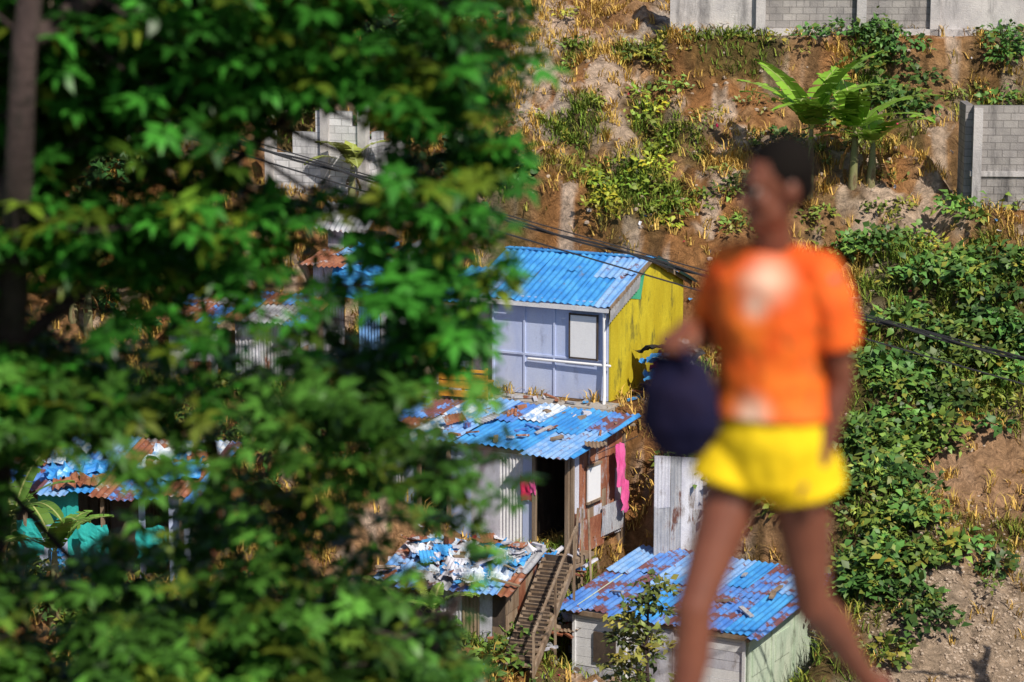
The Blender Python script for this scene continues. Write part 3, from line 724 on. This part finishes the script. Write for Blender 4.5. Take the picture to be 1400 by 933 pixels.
def left_shack():
    s = SITES['left']; h = empty('blue_roofed_shack', s['p'], math.radians(s['a']))
    wallrun('front_wall', h, (-5.6, 0), (0, 0), 2.1, 2.1, [M['offwhite'], M['turquoise'], M['zinc'], M['lavender'], M['darkwood'], M['turquoise']], skips=((1.2, 1.9), (2.9, 3.7), (4.5, 5.1)))
    wallrun('side_wall', h, (0, 0), (0, 2.8), 2.1, 2.5, [M['rust'], M['wood']])
    wallrun('back_wall', h, (0, 2.8), (-5.6, 2.8), 2.5, 2.5, [M['rust'], M['wood']])
    roof_sheets('roof', h, [M['blue_light'], M['rust'], M['blue_metal'], M['paletarp'], M['blue_rust']], -5.9, .3, -.5, 2.1, 3.0, 2.7, .6, .16, .25)
    a = Acc()
    for i in range(16):
        x = random.uniform(-5.6, -.6); y = random.uniform(-.4, 1.8)
        a.cloth((x, y, 2.22+.17*y), (random.uniform(.4, .9), random.uniform(-.2, .3), random.uniform(-.05, .1)), (0, random.uniform(.4, .7), .15), random.choice([0, 1, 2]), 8, .3, 3)
    for x in (-4.2, -2.6, -1.2): a.cloth((x, -.35, 1.4), (.7, 0, .05), (.05, -.05, -.8), 3, 10, .12, 2)
    a.obj('tarpaulins', [M['paletarp'], M['tarp'], M['rust'], M['turquoise']], h)
    a = Acc()
    for x in (-5.6, -3.9, -2, -.1): a.box((x, -.3, 1), (.08, .08, 2.2))
    a.obj('posts', [M['wood']], h)
left_shack()
p = site(88, 790); cr = empty('blue_plastic_crate', p+np.array([0, 0, .05]), .3); a = Acc()
for z in np.linspace(.05, .8, 7): a.box((0, 0, z), (.6, .4, .05))
for x in (-.28, -.1, .1, .28): a.box((x, -.2, .42), (.05, .04, .84)); a.box((x, .2, .42), (.05, .04, .84))
a.obj('slats', [M['tarp']], cr)
def upleft():
    s = SITES['upleft']; h = empty('stacked_shack', s['p'], math.radians(s['a']))
    wallrun('front_wall', h, (-1.9, 0), (0, 0), 2.3, 2.5, [M['lavender'], M['rust'], M['offwhite'], M['blue_light']], skips=((.9, 1.3),))
    wallrun('side_wall', h, (0, 0), (0, 2.5), 2.5, 2.8, [M['rust'], M['offwhite']])
    wallrun('upper_wall', h, (-2.1, 1.2), (-.4, 1.2), 3.1, 3.1, [M['rust'], M['darkwood'], M['offwhite']], z0=1.8)
    a = Acc(); a.sheet((-2.4, .9, 3.15), (1.5, .1, -.15), (-.1, 1.0, .55), 0, .15, .03); a.obj('upper_roof', [M['zinc']], h, True)
    roof_sheets('roof', h, [M['blue_light'], M['paletarp'], M['rust']], -2.1, .3, -.4, 2.35, 1.4, 2.6, .6, .15, .2)
    a = Acc(); a.cloth((-1.1, -.5, 2.35), (1.5, 0, .25), (.1, -.1, -.7), 0, 12, .25, 2, .15); a.cloth((-.8, -.3, 2.7), (1.2, .1, .1), (0, .8, .1), 0, 10, .2, 3); a.obj('tarpaulin', [M['tarp']], h)
    s = SITES['upleft2']; h = empty('grey_shack', s['p'], math.radians(s['a']))
    wallrun('front_wall', h, (-3.5, 0), (0, 0), 1.5, 1.7, [M['offwhite'], M['zinc'], M['rust'], M['darkwood'], M['lavender']], skips=((1.3, 1.8),))
    wallrun('side_wall', h, (0, 0), (0, 2), 1.7, 1.9, [M['zinc'], M['wood']])
    roof_sheets('roof', h, [M['zinc'], M['rust'], M['rust'], M['blue_rust']], -3.7, .3, -.4, 1.65, 2.1, 2.0, .6, .15, .2)
upleft()
def ruin():
    s = SITES['ruin']; h = empty('unfinished_block_building', s['p'], math.radians(s['a']))
    a = Acc()
    hs = [1.4, 1.4, 2.0, 2.0, 2.6, 2.6, 2.6, 2.2]
    for i, q in enumerate(hs):
        x0 = -2.8+i*.35; a.prism((x0, 0), (x0+.35, 0), 0, 0, q, q, .18, 0)
    for i, q in enumerate([1.8, 2.0, 1.4, 1.4, 2.1, 1.0]):
        a.prism((0, i*.45), (0, (i+1)*.45), 0, 0, q, q, .18, 0)
    a.prism((0, 2.7), (-2.8, 2.7), 0, 0, 1.5, 1.5, .18, 0)
    for (x, y, q) in ((-2.8, -.12, 2.0), (-1.1, -.14, 2.9), (0, -.1, 3.1)): a.box((x, y, q/2), (.24, .3, q), 1)
    a.box((-1.3, .7, 1.3), (1.4, 1.2, .12), 1)
    a.obj('walls', [M['ruin'], M['plaster']], h)
    a = Acc()
    for (x, y, q) in ((-1.1, -.14, 2.9), (0, -.1, 3.1)):
        for dx in (-.06, .06): a.beam((x+dx, y, q), (x+dx*1.5, y, q+.5), .012)
    a.obj('rebar', [M['rust']], h)
ruin()
def topwall():
    s = SITES['topwall']; h = empty('concrete_block_wall', s['p'], math.radians(s['a'])); a = Acc()
    x = 0; i = 0
    while x < 14:
        w = random.uniform(1.8, 3.2); q = 2.4+random.choice([0, .2, .2])
        a.prism((x, 0), (x+w, 0), -.2, -.2, q, q, .2, 1 if i % 3 == 0 else 0, random.uniform(0, .06))
        a.box((x, -.24, 1.25), (.28, .36, 2.9), 1); x += w; i += 1
    a.box((7, -.12, .05), (14.3, .6, .22), 1)
    a.obj('wall_panels', [M['block'], M['plaster']], h)
    p = W(930, 5, 82); b = empty('block_house', (p[0], p[1], p[2]-2), math.radians(-5)); a = Acc()
    a.box((5.5, 3, 2), (11, 6, 5), 0); a.box((5.5, 3, 4.6), (11.6, 6.6, .2), 1)
    for x in (1.5, 4.5, 8): a.box((x, -.02, 2.6), (1.2, .08, 1.1), 2); a.box((x, -.05, 2), (1.4, .16, .08), 1)
    a.obj('walls', [M['block'], M['plaster'], M['darkwood']], b)
    s = SITES['rightwall']; w = empty('concrete_block_wall', s['p']-np.array([0, 0, .2]), math.radians(s['a'])); a = Acc()
    a.prism((0, 0), (3.4, 0), 0, 0, 3.0, 3.0, .2, 0); a.prism((3.4, 0), (3.4, 3), 0, 0, 3.0, 3.0, .2, 0); a.prism((0, 1.5), (0, 0), 0, 0, 3.0, 3.0, .2, 0)
    a.box((1.7, -.12, 1.15), (3.5, .26, .14), 1); a.box((.12, -.2, 1.45), (.24, .22, 2.95), 1)
    a.obj('blocks', [M['block'], M['plaster']], w)
topwall()
def stair():
    A = W(706, 915, 51.2); B = W(765, 768, 54.0); h = empty('wooden_staircase', A); d = Vector(B-A); a = Acc()
    sd = Vector((d.y, -d.x, 0)).normalized()*.36
    for sgn in (-1, 1):
        a.beam(sd*sgn-Vector((0, 0, .1)), d+sd*sgn, .07, 1, .18)
    n = 15
    for i in range(n):
        c = d*((i+.5)/n)+Vector((0, 0, .03)); R = Matrix.Rotation(math.atan2(-d.x, d.y), 3, 'Z')
        a.box(c, (.7, .24, .045), 1, R); a.box(c+Vector((0, .1, .09)), (.66, .03, .16), 0, R)
    for t in (.0, .5, .95):
        for sg in (-1, 1):
            c = d*t+sd*1.1*sg; a.beam(c-Vector((0, 0, .9)), c+Vector((0, 0, .85 if sg > 0 else 0)), .06, 1)
    a.beam(d*.0+sd*1.1+Vector((0, 0, .85)), d+sd*1.1+Vector((0, 0, .85)), .05, 1)
    a.obj('stringers_and_treads', [M['darkwood'], M['wood']], h)
stair()

# --- litter and stones
a = Acc()
for i in range(260):
    if i % 3: c = site(random.uniform(560, 800), random.uniform(760, 930))
    else: c = site(random.uniform(720, 1400), random.uniform(40, 640))
    c = c+np.array([random.gauss(0, .3), random.gauss(0, .3), 0]); c[2] = float(H(c[0], c[1]))+.05
    s = random.uniform(.05, .14 if i % 3 == 0 else .28); U = rng.normal(0, 1, 3); U = U/np.linalg.norm(U)*s; V2 = np.cross(U, rng.normal(0, 1, 3)); V2 = V2/np.linalg.norm(V2)*s*.7
    a.cloth(c-(U+V2)/2, U, V2, random.choice([0, 0, 1, 2]), 2, s*.5, 2)
a.obj('litter', [M['offwhite'], M['tarp'], M['red']])
a = Acc(); c0 = site(1330, 870)
for i in range(2600):
    if i % 5: x = c0[0]+random.gauss(0, 1.5); y = c0[1]+random.gauss(0, 1.6)
    else: x = random.uniform(0, 15); y = random.uniform(58, 76)
    r = random.uniform(.02, .06) if i % 5 else random.uniform(.03, .11); a.ball((x, y, float(H(x, y))), (r, r*random.uniform(.6, 1), r*.6), 0, Matrix.Rotation(random.uniform(0, 3), 3, 'Z'), 5, 3)
a.obj('gravel', [M['stone']])

# ------------------------------------------------------------------ banana plants
def banana(p, hgt, nl, seed, L=2.1, base=(.16, .30, .04), wd=.5, elr=(.7, 1.35), bend=(.05, .13)):
    r = np.random.default_rng(seed); e = empty('banana_plant', p)
    a = Acc(); a.tube([(0, 0, -.2), (.03, 0, hgt*.5), (.05, .02, hgt)], [.14, .11, .06], seg=9)
    a.obj('stem', [M['stem']], e, True)
    vs = []; fs = []; cs = []
    for i in range(nl):
        az = i*2.4+r.uniform(-.4, .4)+seed; dead = i >= nl-2
        el = r.uniform(*elr) if not dead else -.8
        l = L*r.uniform(.75, 1.1)*(.5 if dead else 1); n = 16; pos = np.array([.05, .02, hgt*(.97 if not dead else .8)]); pts = []
        for k in range(n+1):
            dcur = np.array([math.cos(az)*math.cos(el), math.sin(az)*math.cos(el), math.sin(el)]); pts.append((pos.copy(), dcur, el)); pos = pos+dcur*l/n; el -= r.uniform(*bend)
        S = np.array([-math.sin(az), math.cos(az), 0]); c = (np.array(base) if not dead else np.array([.2, .12, .05]))*r.uniform(.6, 1.5)
        wl = wd*(1 if not dead else .4)
        for k in range(2, n):
            t0 = (k-1)/(n-1); t1 = k/(n-1)
            w0 = wl*max(.02, math.sin(math.pi*min(1, t0**.75*.97+.03)))**.6*.5; w1 = wl*max(.02, math.sin(math.pi*min(1, t1**.75*.97+.03)))**.6*.5
            for sg in (-1, 1):
                up0 = np.cross(S, pts[k][1]); up0 = up0 if up0[2] > 0 else -up0
                slit = r.random() < .22; dr = .1+r.uniform(0, .15)*(2.5 if slit else 1)
                p0 = pts[k][0]; p1 = pts[k+1][0]
                if slit: p1 = p1*.85+p0*.15
                q0 = p0+S*sg*w0-np.array([0, 0, w0*dr])+up0*.06; q1 = p1+S*sg*w1-np.array([0, 0, w1*dr])+up0*.06
                b = len(vs); vs += [p0, p1, q1, q0]; fs.append((b, b+1, b+2, b+3)); cc = c*r.uniform(.85, 1.15); cs += [cc]*4
        for k in range(0, n):
            b = len(vs); up = np.array([0, 0, .015]); m = S*.022
            vs += [pts[k][0]-m+up, pts[k][0]+m+up, pts[k+1][0]+m+up, pts[k+1][0]-m+up]; fs.append((b, b+1, b+2, b+3)); cs += [np.array([.4, .45, .15])]*4
    mesh_obj('fronds', vs, fs, M['leaf'], e, col=np.array(cs))
    return e
M['stem'] = paint('banana_stem', (.2, .22, .08), (.3, .26, .14), .7, 4, (.14, .08, .04), (.5, .65), 5)
GB = (.17, .32, .03)
banana(site(1105, 268), 1.8, 13, 1, 3.0, GB, .75, (.55, 1.45), (.04, .11))
banana(site(1165, 258), 1.5, 11, 4, 2.8, GB, .7, (.6, 1.45), (.04, .11))
banana(site(1190, 252), 1.0, 9, 9, 2.2, GB, .6, (.5, 1.3), (.03, .1))
for (x, y, hh, sd, l) in ((20, 830, 2.0, 3, 2.4), (75, 860, 1.6, 5, 2.2), (120, 460, 1.3, 6, 1.6), (480, 290, 1.2, 8, 1.6), (100, 440, 1.0, 12, 1.5)):
    banana(site(x, y), hh, 9, sd, l, (.13, .25, .04) if y > 500 else (.26, .3, .06))
for (x, y, sd) in ((540, 870, 21), (590, 880, 22)): banana(site(x, y), .7, 7, sd, 1.3, (.2, .34, .05), .32)

def small_tree():
    p = W(885, 1010, 48.3); p[2] = float(H(p[0], p[1])); top = W(890, 785, 48.3)[2]; e = empty('young_tree', p); a = Acc(); hh = top-p[2]
    a.tube([(0, 0, -.1), (.06, 0, hh*.35), (-.04, .05, hh*.7), (.02, 0, hh*.97)], [.06, .05, .035, .01], seg=8)
    cs = []; rs = []
    for i in range(34):
        t = random.uniform(.3, .98); an = random.uniform(0, 6.28); r = (1.05-t)*1.1+.2
        q = np.array([math.cos(an)*r, math.sin(an)*r, hh*t+.15*r]); a.tube([(0, 0, hh*t-.15), q*[.6, .6, 1]-[0, 0, .1], q], [.02, .012, .005], seg=5); cs.append(q-[0, 0, .1]); rs.append(random.uniform(.2, .36))
    cs.append(np.array([.02, 0, hh*.96])); rs.append(.25)
    a.obj('trunk', [M['bark']], e, True)
    bushmass('foliage', cs, rs, 150, .16, (.10, .15, .035), yel=.25, parent=e)
small_tree()

# ------------------------------------------------------------------ utility poles and cables
def pole(p, top):
    e = empty('utility_pole', p); a = Acc(); hh = top-p[2]+.6
    a.tube([(0, 0, -.5), (0, 0, hh)], [.15, .1], seg=12); a.box((0, 0, hh-.5), (.12, 1.8, .12))
    for y in (-.75, -.3, .3, .75): a.tube([(0, y, hh-.44), (0, y, hh-.28)], [.04, .05], 1, 8)
    a.obj('post', [M['wood'], M['white']], e, True); return e
L0 = W(-160, 45, 43.0); R0 = W(1680, 562, 46.0)
for q in (L0, R0): pole(np.array([q[0], q[1], float(H(q[0], q[1]))]), q[2])
def cable(A, B, sag, r, name, twist=0, ph=0):
    pts = []
    for t in np.linspace(0, 1, 60):
        p = A*(1-t)+B*t; p[2] -= sag*4*t*(1-t); p[2] += twist*math.sin(t*60+ph); p[1] += twist*math.cos(t*60+ph); pts.append(p)
    a = Acc(); a.tube(pts, [r]*60, seg=5); a.obj(name, [M['cable']])
cable(L0, R0, .22, .022, 'power_cable', .035, 0); cable(L0, R0, .22, .022, 'power_cable', .035, 2.1)
cable(L0-[0, 0, -.02], R0-[0, 0, -.0], .14, .012, 'power_cable')
cable(L0-[0, 0, .2], R0-[0, 0, .6], .1, .016, 'telephone_cable')

# ------------------------------------------------------------------ the walking person
def skinmat():
    m, nt, b = newmat('skin')
    col = mixc(nt, ramp(nt, noise(nt, 9, 4), .3, .7), (.15, .046, .025), (.21, .070, .038))
    nt.links.new(col, b.inputs['Base Color']); b.inputs['Roughness'].default_value = .45
    b.inputs['Subsurface Weight'].default_value = .05; b.inputs['Subsurface Scale'].default_value = .02
    return m
def fabric(name, c1, c2, sheen=0.0, spec=.3):
    m, nt, b = newmat(name)
    col = mixc(nt, ramp(nt, noise(nt, 5, 3), .35, .7), c1, c2)
    nt.links.new(col, b.inputs['Base Color']); b.inputs['Roughness'].default_value = .85
    b.inputs['Sheen Weight'].default_value = sheen; b.inputs['Specular IOR Level'].default_value = spec
    bp = N(nt, 'ShaderNodeBump', Strength=.5, Distance=.02)
    nt.links.new(noise(nt, 9, 3, .5, stretch=(1, 1, .5)), bp.inputs['Height']); nt.links.new(bp.outputs[0], b.inputs['Normal'])
    return m
M['skin'] = skinmat()
def shirtmat():
    m, nt, b = newmat('orange_shirt')
    col = mixc(nt, ramp(nt, noise(nt, 5, 3), .35, .7), (.86, .10, .01), (.92, .20, .02))
    col = mixc(nt, ramp(nt, noise(nt, 30, 2, .5), .58, .62), col, (.55, .12, .02))
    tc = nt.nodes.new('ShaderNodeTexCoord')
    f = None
    # pale highlight glow painted into the shirt colour, below neckline and above hem
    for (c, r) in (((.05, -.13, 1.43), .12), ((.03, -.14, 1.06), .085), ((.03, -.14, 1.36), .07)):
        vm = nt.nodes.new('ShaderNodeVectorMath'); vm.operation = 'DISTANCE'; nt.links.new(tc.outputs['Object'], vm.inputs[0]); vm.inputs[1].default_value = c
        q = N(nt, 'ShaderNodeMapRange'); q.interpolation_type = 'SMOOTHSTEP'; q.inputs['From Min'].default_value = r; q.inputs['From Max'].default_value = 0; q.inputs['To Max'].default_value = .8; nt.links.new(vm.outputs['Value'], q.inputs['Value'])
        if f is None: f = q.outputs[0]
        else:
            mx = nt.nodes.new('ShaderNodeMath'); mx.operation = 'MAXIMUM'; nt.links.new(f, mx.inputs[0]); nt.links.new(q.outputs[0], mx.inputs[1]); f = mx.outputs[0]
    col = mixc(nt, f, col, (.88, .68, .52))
    nt.links.new(col, b.inputs['Base Color']); b.inputs['Roughness'].default_value = .75; b.inputs['Specular IOR Level'].default_value = .3
    bp = N(nt, 'ShaderNodeBump', Strength=.6, Distance=.02)
    nt.links.new(noise(nt, 9, 3, .5, stretch=(1, 1, .5)), bp.inputs['Height']); nt.links.new(bp.outputs[0], b.inputs['Normal'])
    return m
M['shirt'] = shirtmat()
M['shorts'] = fabric('yellow_shorts', (.82, .55, .005), (.9, .64, .01))
M['hair'] = fabric('black_hair', (.006, .005, .005), (.010, .008, .007), 0, .05)
M['bag'] = fabric('navy_bag', (.010, .010, .035), (.022, .016, .04), 0, .1)
def remesh(o, vox, it=6, disp=0):
    m = o.modifiers.new('r', 'REMESH'); m.mode = 'VOXEL'; m.voxel_size = vox; m.use_smooth_shade = True
    s = o.modifiers.new('s', 'SMOOTH'); s.factor = .5; s.iterations = it
    if disp:
        t = bpy.data.textures.new('folds', 'CLOUDS'); t.noise_scale = .09; d = o.modifiers.new('d', 'DISPLACE'); d.texture = t; d.strength = disp; d.mid_level = .35
def person():
    base = (.70, 6.5, -2.385); e = empty('walking_person', base, math.radians(-40)); e.scale = (.97, .97, 1.0)
    a = Acc()
    a.tube([(0, 0, .93), (0, .0, .98), (0, 0, 1.1), (0, -.01, 1.24), (0, 0, 1.35), (0, .01, 1.42)], [(.14, .095), (.145, .1), (.115, .08), (.135, .095), (.145, .095), (.1, .06)], seg=16, ref=(1, 0, 0))
    a.tube([(0, .015, 1.40), (0, .0, 1.5), (0, -.015, 1.58)], [.06, .054, .055], seg=12)
    for sx in (-1, 1): a.tube([(.03*sx, .01, 1.43), (.16*sx, .01, 1.42)], [.04, .048])
    hc = Vector((.02, -.02, 1.655)); Rh = Matrix.Rotation(math.radians(-30), 3, 'Z') @ Matrix.Rotation(math.radians(6), 3, 'X')
    def hp(x, y, z): return hc+Rh @ Vector((x, y, z))
    a.ball(hp(0, .01, .03), (.076, .096, .092), 0, Rh, 18, 12)
    a.ball(hp(0, -.025, -.045), (.058, .066, .068), 0, Rh)
    a.ball(hp(0, -.07, -.088), (.026, .022, .02), 0, Rh)
    for sx in (-1, 1):
        a.ball(hp(.04*sx, -.066, -.02), (.024, .02, .022), 0, Rh); a.ball(hp(.033*sx, -.082, .03), (.028, .014, .009), 0, Rh)
        a.ball(hp(.078*sx, .012, -.005), (.01, .02, .032), 0, Rh)
        a.ball(hp(.012*sx, -.1, -.027), (.012, .012, .009), 0, Rh)
    a.tube([hp(0, -.088, .02), hp(0, -.104, -.012), hp(0, -.108, -.024)], [.009, .011, .014], seg=8)
    a.tube([hp(-.024, -.083, -.058), hp(0, -.094, -.054), hp(.024, -.083, -.058)], [.006, .0085, .006], seg=8)
    a.tube([hp(-.022, -.08, -.069), hp(0, -.091, -.071), hp(.022, -.08, -.069)], [.006, .009, .006], seg=8)
    def leg(h_, k_, an, toe, toe2):
        h_, k_, an, toe = map(Vector, (h_, k_, an, toe))
        a.tube([h_, h_.lerp(k_, .35), h_.lerp(k_, .8), k_, k_.lerp(an, .3)+Vector((0, .018, 0)), k_.lerp(an, .75), an], [.082, .08, .06, .056, .055, .036, .033], seg=14)
        heel = an+Vector(toe2); a.tube([heel, an.lerp(toe, .45)+Vector((0, 0, -.025)), toe], [.034, (.04, .03), (.042, .02)], seg=12, ref=(1, 0, 0))
        for i in range(5):
            dx = (i-2)*.018; a.tube([toe+Vector((dx, 0, 0)), toe+Vector((dx, -.035+.005*abs(i-1), -.004))], [.012, .009], seg=6)
    leg((-.085, 0, .9), (-.1, -.21, .52), (-.1, -.30, .1), (-.11, -.46, .045), (0, .05, -.05))
    leg((.085, .01, .9), (.09, .10, .5), (.09, .42, .2), (.09, .35, .055), (0, .06, -.02))
    UPZ = .10
    sh = Vector((-.18, .01, 1.41)); el = Vector((-.255, .07, 1.20)); wr = Vector((-.20, -.13, 1.17+UPZ))
    a.tube([sh, sh.lerp(el, .4), el, el.lerp(wr, .3), wr], [.05, .048, .04, .04, .026], seg=12)
    a.tube([wr, Vector((-.18, -.16, 1.165+UPZ)), Vector((-.175, -.205, 1.16+UPZ))], [(.026, .02), (.04, .018), (.04, .015)], seg=12, ref=(1, 0, 0))
    for i in range(4):
        x = -.205+i*.021; l = [.9, 1.05, 1, .8][i]
        a.tube([(x, -.205, 1.16+UPZ), (x, -.205-.032*l, 1.152+UPZ), (x, -.205-.04*l, 1.125+UPZ), (x, -.205-.012, 1.112+UPZ), (x, -.19, 1.125+UPZ)], [.0095, .009, .0085, .008, .007], seg=7)
    a.tube([(-.145, -.155, 1.16+UPZ), (-.13, -.18, 1.14+UPZ), (-.145, -.205, 1.122+UPZ), (-.16, -.225, 1.118+UPZ)], [.013, .011, .01, .008], seg=7)
    sh = Vector((.175, .01, 1.41)); el = Vector((.185, .07, 1.14)); wr = Vector((.165, .0, .92))
    a.tube([sh, sh.lerp(el, .4), el, el.lerp(wr, .3), wr], [.05, .046, .038, .037, .026], seg=12)
    a.tube([wr, wr+Vector((0, -.005, -.04)), wr+Vector((0, -.012, -.085))], [(.02, .026), (.018, .038), (.015, .04)], seg=12, ref=(1, 0, 0))
    for i in range(4):
        y = -.042+i*.021; l = [.85, 1, .95, .75][i]; b = wr+Vector((0, y, -.085))
        a.tube([b, b+Vector((-.004, 0, -.035*l)), b+Vector((-.016, 0, -.06*l)), b+Vector((-.032, 0, -.076*l))], [.0095, .009, .008, .007], seg=7)
    b = wr+Vector((-.005, -.03, -.03)); a.tube([b, b+Vector((-.01, -.028, -.025)), b+Vector((-.018, -.034, -.055))], [.013, .011, .008], seg=7)
    o = a.obj('body', [M['skin']], e, True); remesh(o, .0055, 3)
    a = Acc(); a.ball(hp(0, .024, .05), (.083, .094, .088), 0, Rh, 18, 12); a.ball(hp(0, .055, .0), (.07, .062, .06), 0, Rh)
    o = a.obj('hair', [M['hair']], e, True); remesh(o, .006, 2, .012)
    a = Acc()
    for sx in (-1, 1): a.ball(hp(.031*sx, -.076, .006), .0108, 0, Rh, 12, 8); a.ball(hp(.031*sx, -.085, .006), (.007, .004, .007), 1, Rh, 10, 6)
    M['eyew'] = paint('eye_white', (.28, .25, .22), (.32, .29, .26), .8)
    a.obj('eyes', [M['eyew'], M['black']], e, True)
    a = Acc()
    for sx in (-1, 1): a.tube([hp(.015*sx, -.096, .031), hp(.033*sx, -.096, .036), hp(.05*sx, -.082, .03)], [.003, .004, .002], seg=6)
    a.tube([hp(-.022, -.089, -.0635), hp(0, -.1, -.0625), hp(.022, -.089, -.0635)], [.002, .0025, .002], seg=6)
    a.obj('brows_and_lip_line', [M['black']], e, True)
    a = Acc()
    a.tube([(0, 0, 1.04), (0, 0, 1.10), (0, -.003, 1.2), (0, -.005, 1.3), (0, .0, 1.4), (0, .01, 1.475)], [(.19, .145), (.165, .13), (.16, .127), (.178, .132), (.178, .12), (.095, .078)], seg=20, ref=(1, 0, 0), cap=False)
    for sx in (-1, 1):
        e2 = (.232*sx, .04, 1.28) if sx < 0 else (.192, .035, 1.24)
        a.tube([(.05*sx, .01, 1.45), (.15*sx, .01, 1.43), (.182*sx, .02, 1.36), e2], [.056, .068, .064, .064], seg=14, cap=False)
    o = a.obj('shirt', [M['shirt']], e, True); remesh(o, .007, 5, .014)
    a = Acc(); a.tube([(0, 0, 1.065), (0, 0, .97), (0, 0, .85)], [(.165, .125), (.182, .14), (.175, .12)], seg=18, ref=(1, 0, 0), cap=False)
    a.tube([(-.08, 0, .95), (-.088, -.035, .885), (-.095, -.055, .83)], [.1, .112, .12], seg=16, cap=False)
    a.tube([(.08, .0, .95), (.088, .028, .885), (.095, .04, .83)], [.1, .112, .12], seg=16, cap=False)
    o = a.obj('shorts', [M['shorts']], e, True); remesh(o, .007, 3, .016)
    a = Acc(); cz = .975+UPZ
    a.tube([(-.165, -.2, cz-.1), (-.165, -.2, cz-.06), (-.165, -.2, cz+.04), (-.165, -.2, cz+.10)], [(.10, .055), (.125, .07), (.115, .065), (.09, .03)], seg=16, ref=(1, 0, 0))
    o = a.obj('bag', [M['bag']], e, True); remesh(o, .007, 4, .02)
    a = Acc()
    for y in (-.225, -.205): a.tube([(-.25, y, cz+.06), (-.235, y-.01, cz+.125), (-.205, y-.008, cz+.159), (-.145, y-.008, cz+.159), (-.115, y-.01, cz+.125), (-.1, y, cz+.06)], [.007]*6, seg=6)
    a.obj('bag_handles', [M['bag']], e, True)
    a = Acc()
    a.box((-.108, -.38, .012), (.1, .27, .024)); a.box((.09, .39, .085), (.1, .25, .02), 0, Matrix.Rotation(.75, 3, 'X'))
    for (x, y, z) in ((-.108, -.41, .05),): a.tube([(x-.05, y+.03, .02), (x, y, z+.03), (x+.05, y+.03, .02)], [.01]*3, seg=6)
    a.obj('sandals', [M['black']], e)
person()

# ------------------------------------------------------------------ light, sky, camera
az = math.radians(150); el = math.radians(47)
sd = Vector((math.sin(az)*math.cos(el), math.cos(az)*math.cos(el), math.sin(el)))
sun = bpy.data.lights.new('sun', 'SUN'); sun.energy = 5.0; sun.angle = math.radians(.5); sun.color = (1, .92, .80)
so = bpy.data.objects.new('sun', sun); link(so); so.rotation_euler = (-sd).to_track_quat('-Z', 'Y').to_euler(); so.location = (0, 0, 30)
w = bpy.data.worlds.new('World'); scene.world = w; w.use_nodes = True; nt = w.node_tree
sky = nt.nodes.new('ShaderNodeTexSky'); sky.sky_type = 'NISHITA'; sky.sun_disc = False; sky.sun_elevation = el; sky.sun_rotation = az
nt.links.new(sky.outputs[0], nt.nodes['Background'].inputs[0]); nt.nodes['Background'].inputs[1].default_value = .09
cam = bpy.data.cameras.new('camera'); co = bpy.data.objects.new('camera', cam); link(co)
cam.lens = 86; cam.sensor_width = 36; cam.clip_end = 3000; cam.clip_start = .1
co.location = (0, 0, 0); co.rotation_euler = (math.radians(80), 0, 0)
cam.dof.use_dof = True; cam.dof.focus_distance = 60; cam.dof.aperture_fstop = 1.8
scene.camera = co
scene.view_settings.view_transform = 'Standard'; scene.view_settings.look = 'None'; scene.view_settings.exposure = 0
